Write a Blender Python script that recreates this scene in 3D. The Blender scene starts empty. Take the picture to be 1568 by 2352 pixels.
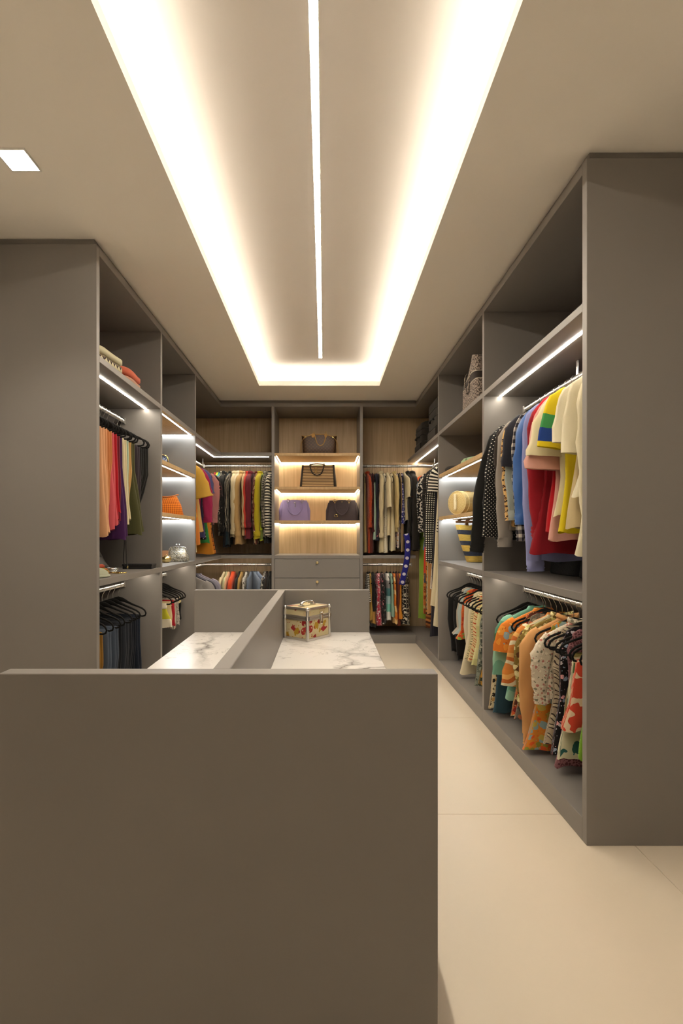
import bpy, bmesh, math, random
from mathutils import Vector, Matrix, Euler
R = math.radians
rnd = random.Random(7)
C = bpy.context.scene.collection
SC = bpy.context.scene

# ---------------------------------------------------------------- camera, world, exposure
CAM_H = 1.26
FPX = 1160.0                       # focal length in pixels of the 1568x2352 frame
cd = bpy.data.cameras.new('camera'); cam = bpy.data.objects.new('camera', cd); C.objects.link(cam)
cam.location = (0, 0, CAM_H); cam.rotation_euler = (R(90), 0, 0)
cd.sensor_fit = 'VERTICAL'; cd.sensor_height = 36.0; cd.sensor_width = 24.0
cd.lens = 36.0 * FPX / 2352
cd.shift_x = (784 - 744) / 2352; cd.shift_y = -(1176 - 1228) / 2352
cd.clip_start = 0.05
SC.camera = cam
w = bpy.data.worlds.new('world'); SC.world = w; w.use_nodes = True
w.node_tree.nodes['Background'].inputs[0].default_value = (1.0, 0.9, 0.78, 1)
w.node_tree.nodes['Background'].inputs[1].default_value = 0.02
SC.view_settings.view_transform = 'Standard'; SC.view_settings.look = 'None'
SC.view_settings.gamma = 1.0; SC.view_settings.use_curve_mapping = False
SC.view_settings.exposure = 0.0
# strengths of the lamps the room has
E_COVE, E_LINE, E_DOWN, E_SHELF, E_LOW, E_NICHE, E_SPOT = 42.0, 150.0, 14.0, 62.0, 37.0, 54.0, 40.0

# ---------------------------------------------------------------- helpers
def link(o, parent=None):
    C.objects.link(o)
    if parent is not None: o.parent = parent
    return o
def tag(o, label=None, cat=None, group=None, kind=None):
    if label: o['label'] = label
    if cat: o['category'] = cat
    if group: o['group'] = group
    if kind: o['kind'] = kind
    return o
def empty(name, loc, rot=(0, 0, 0)):
    o = bpy.data.objects.new(name, None); C.objects.link(o)
    o.location = loc; o.rotation_euler = rot; o.empty_display_size = 0.1
    return o
def mesh(name, V, F, m, smooth=False, uv=None):
    me = bpy.data.meshes.new(name); me.from_pydata([tuple(v) for v in V], [], F)
    if smooth: me.polygons.foreach_set('use_smooth', [True] * len(me.polygons))
    if uv is not None:
        l = me.uv_layers.new(name='UVMap')
        for lp in me.loops: l.data[lp.index].uv = uv[lp.vertex_index]
    if isinstance(m, (list, tuple)):
        for q in m: me.materials.append(q)
    elif m: me.materials.append(m)
    me.update(); return me
def ob(name, V, F, m, parent=None, smooth=False, uv=None):
    """local coordinates of the parent"""
    return link(bpy.data.objects.new(name, mesh(name, V, F, m, smooth, uv)), parent)
def wob(name, V, F, m, parent=None, smooth=False):
    """V in world coordinates, origin moved to the middle of the foot"""
    xs = [v[0] for v in V]; ys = [v[1] for v in V]; zs = [v[2] for v in V]
    c = Vector(((min(xs) + max(xs)) / 2, (min(ys) + max(ys)) / 2, min(zs)))
    o = ob(name, [Vector(v) - c for v in V], F, m, None, smooth)
    if parent is not None:
        o.parent = parent; o.location = c - parent.location
    else: o.location = c
    return o
def boxVF(x0, x1, y0, y1, z0, z1, bev=0.0, seg=1):
    if bev <= 0:
        V = [(x0, y0, z0), (x1, y0, z0), (x1, y1, z0), (x0, y1, z0), (x0, y0, z1), (x1, y0, z1), (x1, y1, z1), (x0, y1, z1)]
        return V, [(0, 3, 2, 1), (4, 5, 6, 7), (0, 1, 5, 4), (1, 2, 6, 5), (2, 3, 7, 6), (3, 0, 4, 7)]
    bm = bmesh.new(); bmesh.ops.create_cube(bm, size=1)
    for v in bm.verts:
        v.co = Vector(((x0 + x1) / 2 + v.co.x * (x1 - x0), (y0 + y1) / 2 + v.co.y * (y1 - y0), (z0 + z1) / 2 + v.co.z * (z1 - z0)))
    bmesh.ops.bevel(bm, geom=bm.edges[:], offset=bev, segments=seg, affect='EDGES', profile=0.7)
    bm.verts.index_update()
    V = [tuple(v.co) for v in bm.verts]; F = [[v.index for v in f.verts] for f in bm.faces]
    bm.free(); return V, F
def box(name, x0, x1, y0, y1, z0, z1, m, parent=None, bev=0.0015, seg=1, smooth=False):
    V, F = boxVF(x0, x1, y0, y1, z0, z1, bev, seg)
    return wob(name, V, F, m, parent, smooth)
def lbox(name, x0, x1, y0, y1, z0, z1, m, parent=None, bev=0.0015, seg=1, smooth=False):
    V, F = boxVF(x0, x1, y0, y1, z0, z1, bev, seg)
    return ob(name, V, F, m, parent, smooth)
def join(parts):
    V, F = [], []
    for v, f in parts:
        n = len(V); V += list(v); F += [[i + n for i in q] for q in f]
    return V, F
def prism(poly, z0, z1):
    n = len(poly)
    V = [(p[0], p[1], z0) for p in poly] + [(p[0], p[1], z1) for p in poly]
    F = [list(range(n - 1, -1, -1)), list(range(n, 2 * n))]
    for i in range(n): j = (i + 1) % n; F.append([i, j, n + j, n + i])
    return V, F
def sweep(pts, ra, rb=None, n=8, closed=False, up=(0, 1, 0), cap=True, scale=None):
    """tube along pts; section ra across, rb along 'up'"""
    rb = rb or ra; P = [Vector(p) for p in pts]; m = len(P); V = []; F = []
    up = Vector(up)
    for i, p in enumerate(P):
        a = P[i - 1] if (i > 0 or closed) else P[i]
        b = P[(i + 1) % m] if (i < m - 1 or closed) else P[i]
        t = (b - a); t = t.normalized() if t.length > 1e-9 else Vector((0, 0, 1))
        s = t.cross(up)
        if s.length < 1e-4: s = t.cross(Vector((1, 0, 0)))
        s.normalize(); u = s.cross(t).normalized()
        k = scale[i] if scale else 1.0
        for j in range(n):
            an = 2 * math.pi * j / n
            V.append(p + s * (math.cos(an) * ra * k) + u * (math.sin(an) * rb))
    rr = m if closed else m - 1
    for i in range(rr):
        for j in range(n):
            a = i * n + j; b = i * n + (j + 1) % n; c = ((i + 1) % m) * n + (j + 1) % n; d = ((i + 1) % m) * n + j
            F.append([a, b, c, d])
    if cap and not closed:
        F.append(list(range(n - 1, -1, -1))); F.append([(m - 1) * n + j for j in range(n)])
    return V, F
def lathe(prof, n=16, cx=0, cy=0):
    V = []; F = []
    for r, z in prof:
        for j in range(n):
            a = 2 * math.pi * j / n; V.append((cx + r * math.cos(a), cy + r * math.sin(a), z))
    for i in range(len(prof) - 1):
        for j in range(n):
            F.append([i * n + j, i * n + (j + 1) % n, (i + 1) * n + (j + 1) % n, (i + 1) * n + j])
    F.append(list(range(n - 1, -1, -1))); F.append([(len(prof) - 1) * n + j for j in range(n)])
    return V, F
def smoothpath(pts, k=4):
    """Catmull-Rom through pts"""
    P = [Vector(p) for p in pts]; out = []
    for i in range(len(P) - 1):
        p0 = P[max(i - 1, 0)]; p1 = P[i]; p2 = P[i + 1]; p3 = P[min(i + 2, len(P) - 1)]
        for j in range(k):
            t = j / k
            out.append(0.5 * ((2 * p1) + (p2 - p0) * t + (2 * p0 - 5 * p1 + 4 * p2 - p3) * t * t + (3 * p1 - p0 - 3 * p2 + p3) * t ** 3))
    out.append(P[-1]); return out

# ---------------------------------------------------------------- materials
class NT:
    def __init__(s, name):
        s.m = bpy.data.materials.new(name); s.m.use_nodes = True
        s.t = s.m.node_tree; s.n = s.t.nodes; s.b = s.n['Principled BSDF']
    def new(s, typ, **kw):
        n = s.n.new(typ)
        for k, v in kw.items(): setattr(n, k, v)
        return n
    def set(s, sock, v):
        if isinstance(v, bpy.types.NodeSocket): s.t.links.new(v, sock)
        else: sock.default_value = v
    def math(s, op, a, b=None, c=None, clamp=False):
        n = s.new('ShaderNodeMath', operation=op, use_clamp=clamp); s.set(n.inputs[0], a)
        if b is not None: s.set(n.inputs[1], b)
        if c is not None: s.set(n.inputs[2], c)
        return n.outputs[0]
    def mix(s, f, a, b):
        n = s.new('ShaderNodeMix', data_type='RGBA'); s.set(n.inputs[0], f)
        s.set(n.inputs[6], col(a)); s.set(n.inputs[7], col(b)); return n.outputs[2]
    def uv(s, sx=1, sy=1, rot=0, src='UV', sz=1):
        c = s.new('ShaderNodeTexCoord'); mp = s.new('ShaderNodeMapping')
        s.t.links.new(c.outputs[src], mp.inputs[0]); mp.inputs['Scale'].default_value = (sx, sy, sz)
        mp.inputs['Rotation'].default_value = (0, 0, rot); return mp.outputs[0]
    def noise(s, v, scale, detail=2, rough=0.5, dist=0.0):
        n = s.new('ShaderNodeTexNoise'); s.set(n.inputs['Vector'], v); n.inputs['Scale'].default_value = scale
        n.inputs['Detail'].default_value = detail; n.inputs['Roughness'].default_value = rough
        n.inputs['Distortion'].default_value = dist; return n
    def ramp(s, f, stops, interp='LINEAR'):
        n = s.new('ShaderNodeValToRGB'); s.set(n.inputs[0], f); e = n.color_ramp; e.interpolation = interp
        while len(e.elements) < len(stops): e.elements.new(0.5)
        for q, (p, c) in zip(e.elements, stops): q.position = p; q.color = col(c)
        return n.outputs[0]
    def voro(s, v, scale, rand=1.0, feat='F1'):
        n = s.new('ShaderNodeTexVoronoi', feature=feat); s.set(n.inputs['Vector'], v)
        n.inputs['Scale'].default_value = scale; n.inputs['Randomness'].default_value = rand; return n
    def bump(s, h, strength=0.3, dist=0.002):
        n = s.new('ShaderNodeBump'); s.set(n.inputs['Height'], h); n.inputs['Strength'].default_value = strength
        n.inputs['Distance'].default_value = dist; s.t.links.new(n.outputs[0], s.b.inputs['Normal'])
    def out(s, c, rough=0.6, metal=0.0, spec=0.5, sheen=0.0):
        s.set(s.b.inputs['Base Color'], col(c)); s.set(s.b.inputs['Roughness'], rough)
        s.b.inputs['Metallic'].default_value = metal; s.b.inputs['Specular IOR Level'].default_value = spec
        if sheen: s.b.inputs['Sheen Weight'].default_value = sheen
        return s.m
def s2l(c): return c / 12.92 if c <= 0.04045 else ((c + 0.055) / 1.055) ** 2.4
def col(c):
    if isinstance(c, bpy.types.NodeSocket): return c
    if isinstance(c, str):
        c = c.lstrip('#'); return tuple(s2l(int(c[i:i + 2], 16) / 255) for i in (0, 2, 4)) + (1,)
    return tuple(c) if len(c) == 4 else tuple(c) + (1,)
M = {}
def plain(name, c, rough=0.5, metal=0.0, var=0.06, spec=0.5):
    if name in M: return M[name]
    t = NT(name); v = t.uv(src='Object'); n = t.noise(v, 6, 3)
    c = col(c); d = tuple(max(0, q * (1 - var)) for q in c[:3])
    M[name] = t.out(t.mix(n.outputs[0], d, c), rough, metal, spec); return M[name]
def emit(name, c, s):
    t = NT(name); t.b.inputs['Base Color'].default_value = (0.8, 0.8, 0.8, 1)
    t.b.inputs['Emission Color'].default_value = col(c); t.b.inputs['Emission Strength'].default_value = s
    M[name] = t.m; return t.m
def laminate():
    t = NT('grey_taupe_laminate'); v = t.uv(src='Object')
    n = t.noise(v, 3.0, 2); f = t.noise(v, 260, 2)
    t.bump(f.outputs[0], 0.06, 0.0006)
    M['lam'] = t.out(t.mix(n.outputs[0], (0.205, 0.187, 0.170), (0.222, 0.203, 0.185)), 0.42)
def wood(name, c0, c1, c2, rough=0.5):
    t = NT(name); v = t.uv(14, 14, 0, 'Object', 0.55)
    n1 = t.noise(v, 2.2, 5, 0.6, 0.6); v2 = t.uv(60, 60, 0, 'Object', 1.2); n2 = t.noise(v2, 3.0, 3)
    v3 = t.uv(3, 3, 0, 'Object', 0.2); n3 = t.noise(v3, 1.6, 2)
    f = t.math('ADD', t.math('MULTIPLY', n1.outputs[0], 0.6), t.math('ADD', t.math('MULTIPLY', n2.outputs[0], 0.2), t.math('MULTIPLY', n3.outputs[0], 0.3)))
    c = t.ramp(f, [(0.36, c0), (0.55, c1), (0.72, c2)]); t.bump(n2.outputs[0], 0.08, 0.0008)
    M[name] = t.out(c, rough)
def marble():
    t = NT('white_veined_marble'); v = t.uv(src='Object')
    w_ = t.noise(v, 1.9, 5, 0.55); a = t.new('ShaderNodeVectorMath', operation='SCALE'); t.set(a.inputs[0], w_.outputs['Color']); a.inputs[3].default_value = 0.9
    b = t.new('ShaderNodeVectorMath', operation='ADD'); t.set(b.inputs[0], v); t.set(b.inputs[1], a.outputs[0])
    n = t.noise(b.outputs[0], 1.0, 4, 0.5); r = t.math('ABSOLUTE', t.math('SUBTRACT', n.outputs[0], 0.5))
    big = t.ramp(r, [(0.0, (1, 1, 1)), (0.012, (0.6, 0.6, 0.6)), (0.022, (0.3, 0.3, 0.3)), (0.05, (0, 0, 0))])
    n2 = t.noise(b.outputs[0], 4.2, 5, 0.6); r2 = t.math('ABSOLUTE', t.math('SUBTRACT', n2.outputs[0], 0.52))
    fine = t.ramp(r2, [(0.0, (0.45, 0.45, 0.45)), (0.014, (0, 0, 0))])
    k = t.noise(v, 2.3, 2); km = t.ramp(k.outputs[0], [(0.40, (0, 0, 0)), (0.5, (1, 1, 1))])
    f = t.math('MAXIMUM', big, t.math('MULTIPLY', fine, km))
    g = t.new('ShaderNodeNewGeometry'); sp = t.new('ShaderNodeSeparateXYZ'); t.set(sp.inputs[0], g.outputs['Position'])
    wn = t.noise(g.outputs['Position'], 4.5, 4, 0.6); wd = t.noise(g.outputs['Position'], 2.2, 2); dv = None
    for a_, b_, c_ in ((0.951, -0.309, 0.586), (0.989, 0.15, 0.197), (0.62, 0.78, -1.86)):
        q = t.math('ADD', t.math('MULTIPLY', sp.outputs[0], a_), t.math('MULTIPLY_ADD', sp.outputs[1], b_, c_))
        q = t.math('ABSOLUTE', t.math('ADD', q, t.math('MULTIPLY', t.math('SUBTRACT', wn.outputs[0], 0.5), 0.34))); dv = q if dv is None else t.math('MINIMUM', dv, q)
    bold = t.ramp(dv, [(0.0, (0.85, 0.85, 0.85)), (0.006, (0.5, 0.5, 0.5)), (0.022, (0.32, 0.32, 0.32)), (0.034, (0, 0, 0))])
    f = t.math('MAXIMUM', f, t.math('MULTIPLY', bold, t.ramp(wd.outputs[0], [(0.38, (0.12, 0.12, 0.12)), (0.56, (1, 1, 1))])))
    M['marble'] = t.out(t.mix(f, (0.76, 0.73, 0.69), (0.17, 0.155, 0.14)), 0.2)
def tile():
    t = NT('beige_porcelain_tile'); v = t.uv(src='Object')
    n = t.noise(v, 2.5, 4); n2 = t.noise(v, 40, 3)
    c = t.mix(n.outputs[0], (0.70, 0.605, 0.475), (0.76, 0.66, 0.525)); c = t.mix(t.math('MULTIPLY', n2.outputs[0], 0.12), c, (0.60, 0.52, 0.42))
    M['tile'] = t.out(c, t.math('ADD', 0.34, t.math('MULTIPLY', n.outputs[0], 0.1)))
laminate(); marble(); tile()
wood('oak', (0.49, 0.335, 0.18), (0.62, 0.44, 0.25), (0.72, 0.54, 0.33))
wood('oak_edge', (0.40, 0.26, 0.115), (0.48, 0.32, 0.15), (0.55, 0.38, 0.19))
plain('paint', (0.92, 0.875, 0.795), 0.9, var=0.02)
plain('paint_tray', (0.92, 0.88, 0.84), 0.9, var=0.015)
plain('wallpaint', (0.72, 0.68, 0.62), 0.9, var=0.02)
plain('grout', (0.30, 0.26, 0.21), 0.9)
plain('chrome', (0.78, 0.77, 0.75), 0.18, 1.0, 0.02)
plain('rail', (0.74, 0.72, 0.69), 0.28, 1.0, 0.02)
plain('brass', (0.72, 0.58, 0.30), 0.28, 1.0, 0.04)
plain('gold', (0.86, 0.66, 0.28), 0.22, 1.0, 0.04)
plain('velvet', (0.012, 0.011, 0.010), 0.85, var=0.3, spec=0.2)
plain('blackmatte', (0.013, 0.012, 0.012), 0.6)
plain('blackplastic', (0.018, 0.017, 0.017), 0.35)
plain('whiteplastic', (0.8, 0.78, 0.74), 0.4)
WARM = (1.0, 0.87, 0.70); NEUT = (1.0, 0.95, 0.87); COOL = (0.96, 0.98, 1.0)
emit('cove_led', (1.0, 0.89, 0.74), E_COVE); emit('line_led', (1.0, 0.90, 0.76), E_LINE); emit('down_led', (1.0, 0.93, 0.84), E_DOWN)
emit('shelf_led', (1.0, 0.90, 0.76), E_SHELF); emit('low_led', (1.0, 0.88, 0.72), E_LOW)
emit('niche_led', (1.0, 0.88, 0.66), E_NICHE); emit('niche_led_cool', (0.86, 0.95, 1.0), E_NICHE * 0.95)

# ---------------------------------------------------------------- setting
CEIL = 2.82; TRAY = 2.985
XL, XR, YB = -1.193, 1.063, 5.85           # front planes of the three wardrobe runs
DL, DR, DB = -1.795, 1.665, 6.45           # their backs
WX0, WX1, WY0, WY1 = -1.815, 1.685, -2.2, 6.475
fl = box('floor', WX0, WX1, WY0, WY1, -0.08, -0.0035, M['grout'], bev=0); tag(fl, kind='structure')
tV, tF = boxVF(-0.599, 0.599, -0.599, 0.599, 0, 0.012, 0.0015)
tm = mesh('tile', tV, tF, M['tile'])
for cx in (-1.74, -0.54, 0.66, 1.86):
    for k in range(-4, 5):
        y0 = 2.277 + 1.2 * k; xa, xb = max(cx - 0.6, WX0), min(cx + 0.6, WX1); ya, yb = max(y0, WY0), min(y0 + 1.2, WY1)
        if xb - xa < 0.02 or yb - ya < 0.02: continue
        if xb - xa > 1.19 and yb - ya > 1.19: o = link(bpy.data.objects.new('tile', tm))
        else: o = lbox('tile', -(xb - xa) / 2 + 0.001, (xb - xa) / 2 - 0.001, -(yb - ya) / 2 + 0.001, (yb - ya) / 2 - 0.001, 0, 0.012, M['tile'])
        o.parent = fl; o.location = Vector(((xa + xb) / 2, (ya + yb) / 2, -0.012)) - fl.location
for nm, a in (('wall_left', (WX0 - 0.1, WX0, WY0, WY1)), ('wall_right', (WX1, WX1 + 0.1, WY0, WY1)),
              ('wall_back', (WX0 - 0.1, WX1 + 0.1, WY1, WY1 + 0.1)), ('wall_front', (WX0 - 0.1, WX1 + 0.1, WY0 - 0.1, WY0))):
    tag(box(nm, *a, -0.08, TRAY + 0.1, M['wallpaint'], bev=0), kind='structure')
OX0, OX1, OY0, OY1 = -0.68, 0.58, -0.25, 5.29      # tray opening
def ceil_ring():
    x0, x1, y0, y1 = WX0, WX1, WY0, WY1
    t = 0.018; P = []
    # light square cut-outs are shallow fixtures below the slab, so four plain slabs suffice
    P.append(boxVF(x0, OX0, y0, y1, CEIL, CEIL + t)); P.append(boxVF(OX1, x1, y0, y1, CEIL, CEIL + t))
    P.append(boxVF(OX0, OX1, y0, OY0, CEIL, CEIL + t)); P.append(boxVF(OX0, OX1, OY1, y1, CEIL, CEIL + t))
    L = 0.05
    P.append(boxVF(OX0 - 0.014, OX0, OY0, OY1 + 0.014, CEIL + t, CEIL + L)); P.append(boxVF(OX1, OX1 + 0.014, OY0, OY1 + 0.014, CEIL + t, CEIL + L))
    P.append(boxVF(OX0, OX1, OY1, OY1 + 0.014, CEIL + t, CEIL + L)); P.append(boxVF(OX0, OX1, OY0 - 0.014, OY0, CEIL + t, CEIL + L))
    return join(P)
V, F = ceil_ring(); ce = wob('ceiling', V, F, M['paint']); tag(ce, kind='structure')
RX = 0.16
V, F = join([boxVF(WX0, WX1, WY0, WY1, TRAY, TRAY + 0.05),
             boxVF(OX0 - RX - 0.02, OX0 - RX, OY0 - RX, OY1 + RX, CEIL + 0.018, TRAY), boxVF(OX1 + RX, OX1 + RX + 0.02, OY0 - RX, OY1 + RX, CEIL + 0.018, TRAY),
             boxVF(OX0 - RX, OX1 + RX, OY1 + RX, OY1 + RX + 0.02, CEIL + 0.018, TRAY), boxVF(OX0 - RX, OX1 + RX, OY0 - RX - 0.02, OY0 - RX, CEIL + 0.018, TRAY)])
wob('ceiling_tray', V, F, M['paint_tray'], ce)
def strip(label, x0, x1, y0, y1, z0, mat='cove_led'):
    e = empty('cove_light_strip', ((x0 + x1) / 2, (y0 + y1) / 2, z0)); tag(e, label, 'light strip', 'light strips hidden in the ceiling tray')
    box('strip_channel', x0 - 0.004, x1 + 0.004, y0 - 0.004, y1 + 0.004, z0, z0 + 0.006, M['chrome'], e, bev=0)
    box('strip_diffuser', x0, x1, y0, y1, z0 + 0.006, z0 + 0.014, M[mat], e, bev=0)
zc = CEIL + 0.018
strip('warm light strip hidden along the left edge of the ceiling tray', OX0 - 0.085, OX0 - 0.060, OY0, OY1, zc)
strip('warm light strip hidden along the right edge of the ceiling tray', OX1 + 0.060, OX1 + 0.085, OY0, OY1, zc)
strip('warm light strip hidden along the far end of the ceiling tray', OX0, OX1, OY1 + 0.060, OY1 + 0.085, zc)
e = empty('linear_ceiling_light', (-0.034, 1.7, TRAY - 0.006)); tag(e, 'long thin white light line down the middle of the ceiling tray', 'ceiling light')
box('light_housing', -0.035 - 0.018, -0.035 + 0.018, -0.15, 4.933, TRAY - 0.0010, TRAY + 0.03, M['whiteplastic'], e, bev=0)
box('light_diffuser', -0.035 - 0.0145, -0.035 + 0.0145, -0.146, 4.929, TRAY - 0.0014, TRAY - 0.0011, M['line_led'], e, bev=0)
def downlight(x, y, label):
    e = empty('square_downlight', (x, y, CEIL - 0.006)); tag(e, label, 'ceiling light')
    V, F = join([boxVF(x - .064, x + .064, y - .064, y - .058, CEIL - .006, CEIL), boxVF(x - .064, x + .064, y + .058, y + .064, CEIL - .006, CEIL),
                 boxVF(x - .064, x - .058, y - .058, y + .058, CEIL - .006, CEIL), boxVF(x + .058, x + .064, y - .058, y + .058, CEIL - .006, CEIL)])
    wob('frame', V, F, M['whiteplastic'], e)
    box('diffuser', x - .058, x + .058, y - .058, y + .058, CEIL - .004, CEIL, M['down_led'], e, bev=0)
    l = bpy.data.lights.new('downlight_lamp', 'SPOT'); l.energy = E_SPOT; l.color = (1.0, 0.9, 0.78); l.spot_size = R(95); l.spot_blend = 0.7; l.shadow_soft_size = 0.05
    lo = link(bpy.data.objects.new('downlight_lamp', l), e); lo.location = (0, 0, -0.004)
downlight(-1.272, 2.10, 'square white downlight in the ceiling before the left wardrobe')

# ---------------------------------------------------------------- wardrobes
T = 0.036
ZT0, ZT1 = 2.742, 2.785; ZU0, ZU1 = 2.178, 2.213; ZM0, ZM1 = 0.985, 1.02; ZP = 0.095
lam = M['lam']
def rail(unit, axis, fixed, a, b, z, brackets=(), ends=True, drop=0.0):
    """oval chrome rail; axis 'y' at x=fixed or axis 'x' at y=fixed"""
    n = 12; V = []; F = []
    for i, q in enumerate((a, b)):
        for j in range(n):
            an = 2 * math.pi * j / n; p, h = math.cos(an) * 0.008, math.sin(an) * 0.0155
            V.append((fixed + p, q, z + h) if axis == 'y' else (q, fixed + p, z + h))
    for j in range(n): F.append([j, (j + 1) % n, n + (j + 1) % n, n + j])
    F += [list(range(n)), list(range(2 * n - 1, n - 1, -1))]
    r = wob('hanging_rail', V, F, M['rail'], unit, False)
    me = r.data; me.polygons.foreach_set('use_smooth', [len(p.vertices) == 4 for p in me.polygons])
    def bracket(q0, q1, w_, top, low=0.022):
        if axis == 'y': P = (fixed - w_, fixed + w_, q0, q1)
        else: P = (q0, q1, fixed - w_, fixed + w_)
        V, F = boxVF(*P, z - low, z + top, 0.002); c = r.location + unit.location
        ob('rail_bracket', [Vector(v) - c for v in V], F, M['rail'], r)
    if ends: bracket(a, a + 0.012, 0.014, 0.024); bracket(b - 0.012, b, 0.014, 0.024)
    for q in brackets: bracket(q - 0.011, q + 0.011, 0.0035, drop, 0.018)
    return r
def led(unit, x0, x1, y0, y1, ztop, mat):
    return box('light_strip', x0, x1, y0, y1, ztop - 0.003, ztop + 0.001, M[mat], unit, bev=0)
def niche_shelf(unit, x0, x1, y0, y1, ztop, front, ledmat):
    """wood-edged shelf with a light strip around its underside; front in 'left','right','back'"""
    t = 0.031; s = box('shelf', x0, x1, y0, y1, ztop - t, ztop, M['oak_edge'], unit, 0.0015)
    z = ztop - t; w_ = 0.012; g = 0.014
    V = []
    if front == 'back':   # aisle towards -y
        rects = [(x0 + g, x0 + g + w_, y0 + 0.02, y1 - g), (x1 - g - w_, x1 - g, y0 + 0.02, y1 - g), (x0 + g + w_, x1 - g - w_, y1 - g - w_, y1 - g)]
    else:
        xf0, xf1 = (x1 - 0.03 - w_, x1 - 0.03) if front == 'left' else (x0 + 0.03, x0 + 0.03 + w_)
        rects = [(xf0, xf1, y0 + g, y1 - g), ((x0 + g), (x1 - 0.03 - w_), y1 - g - w_, y1 - g) if front == 'left' else (x0 + 0.03 + w_, x1 - g, y1 - g - w_, y1 - g)]
    V, F = join([boxVF(*r_, z - 0.0009, z + 0.001) for r_ in rects])
    c = s.location + unit.location
    ob('light_strip', [Vector(v) - c for v in V], F, M[ledmat], s)
def unit(label, loc): e = empty('wardrobe_unit', loc); return tag(e, label, 'wardrobe', 'built-in grey wardrobe units')
SV = lambda s: (XL, DL) if s < 0 else (XR, DR)
def side_unit(s, y0, y1, label, near_panel, far_part=True, upper_led=True, niche=False, rails=(), mid=True):
    xf, xb = SV(s); x0, x1 = min(xf, xb), max(xf, xb); u = unit(label, ((x0 + x1) / 2, (y0 + y1) / 2, 0))
    ins = 0.018 * s
    a = y0
    if near_panel: box('side_panel', x0, x1, y0, y0 + T, 0, ZT1, lam, u); a = y0 + T
    b = y1
    if far_part: box('partition', x0 + (0.0 if s > 0 else 0.018), x1 - (0.018 if s > 0 else 0.0), y1, y1 + T, ZP, ZT0, lam, u)
    pb0, pb1 = (x1 - 0.018, x1) if s > 0 else (x0, x0 + 0.018)
    box('back_panel', pb0, pb1, a, b + (T if far_part else 0), ZP, ZT0, lam, u)
    ya, yb = a, b + (T if far_part else 0)
    box('top_panel', x0, x1, ya, yb, ZT0, ZT1, lam, u)
    f0, f1 = (xf + 0.02, xb) if s > 0 else (xb, xf - 0.02)
    box('cornice', f0, f1, y0 + (0.016 if near_panel else 0), yb, ZT1, CEIL - 0.0008, lam, u, bev=0)
    box('plinth', x0, x1, ya, yb, 0.0, ZP, lam, u)
    xi0, xi1 = (x0, x1 - 0.018) if s > 0 else (x0 + 0.018, x1)
    box('shelf', xi0, xi1, a, b, ZU0, ZU1, lam, u)
    if mid: box('shelf', xi0, xi1, a, b, ZM0, ZM1, lam, u)
    lx = xf + 0.108 * s
    if upper_led: led(u, lx - 0.006, lx + 0.006, a + 0.004, b - 0.004, ZU0, 'shelf_led')
    if mid: led(u, lx - 0.006, lx + 0.006, a + 0.1, b - 0.004, ZM0, 'low_led')
    if niche:
        for z in (1.815, 1.425): niche_shelf(u, xi0, xi1, a, b, z, 'left' if s < 0 else 'right', 'niche_led_cool')
    for z, br in rails: rail(u, 'y', xf + 0.271 * s, a, b, z, brackets=br, drop=ZU0 - z)
    return u
RZ_U, RZ_L = 2.09, 0.897
side_unit(-1, 2.65, 3.69, 'grey wardrobe unit of trousers and jeans, nearest on the left', True, rails=((RZ_U, ()), (RZ_L, ())))
uL2 = side_unit(-1, 3.69 + T, 4.67, 'grey unit with lit bag shelves, second on the left', False, upper_led=False, niche=True, rails=((RZ_L, ()),))
side_unit(1, 2.045, 3.36, 'grey wardrobe unit of shirts and prints, nearest on the right', True, rails=((RZ_U, (2.66,)), (RZ_L, ())))
side_unit(1, 3.36 + T, 4.68, 'grey unit with straw bags on its shelves, second on the right', False, upper_led=False, niche=True, rails=((RZ_L, ()),))
# lit wooden underside of the upper shelf in the left bag unit
niche_shelf(uL2, DL + 0.018, XL - 0.0005, 3.69 + T, 4.67, ZU0 + 0.03, 'left', 'niche_led_cool')
# far right: full height hanging
uR3 = side_unit(1, 4.68 + T, DB, 'grey unit of long dresses in the right far corner', False, far_part=False, rails=(), mid=False)
rail(uR3, 'y', XR + 0.271, 4.68 + T, 6.12, RZ_U, brackets=(6.10,), drop=ZU0 - RZ_U)
# far left corner: L-shaped shelves
CX0, CX1 = -0.608, 0.449
uC = unit('grey corner unit of dresses in the left far corner', (-1.2, 5.6, 0))
def lshape(name, z0, z1, m):
    poly = [(DL + 0.018, 4.67 + T), (XL, 4.67 + T), (XL, YB), (CX0, YB), (CX0, DB - 0.018), (DL + 0.018, DB - 0.018)]
    V, F = prism(poly, z0, z1); return wob(name, V, F, m, uC)
lshape('shelf', ZU0, ZU1, lam); lshape('shelf', ZM0, ZM1, lam); lshape('plinth', 0, ZP, lam); lshape('top_panel', ZT0, ZT1, lam)
box('back_panel', DL, DL + 0.018, 4.67 + T, DB, ZP, ZT0, lam, uC); box('back_panel', DL + 0.018, CX0, DB - 0.018, DB, ZP, ZT0, M['oak'], uC)
V, F = prism([(DL, 4.67 + T), (XL - 0.02, 4.67 + T), (XL - 0.02, YB + 0.02), (CX0, YB + 0.02), (CX0, DB), (DL, DB)], ZT1, CEIL - 0.0008); wob('cornice', V, F, lam, uC)
lx = XL - 0.108; ly = YB + 0.108
led(uC, lx - .006, lx + .006, 4.67 + T + .004, ly + .006, ZU0, 'shelf_led'); led(uC, lx + .006, CX0 - 0.045, ly - .006, ly + .006, ZU0, 'shelf_led')
led(uC, lx - .006, lx + .006, 4.67 + T + .05, ly + .006, ZM0, 'low_led'); led(uC, lx + .006, CX0 - 0.02, ly - .006, ly + .006, ZM0, 'low_led')
RY = YB + 0.271
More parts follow.
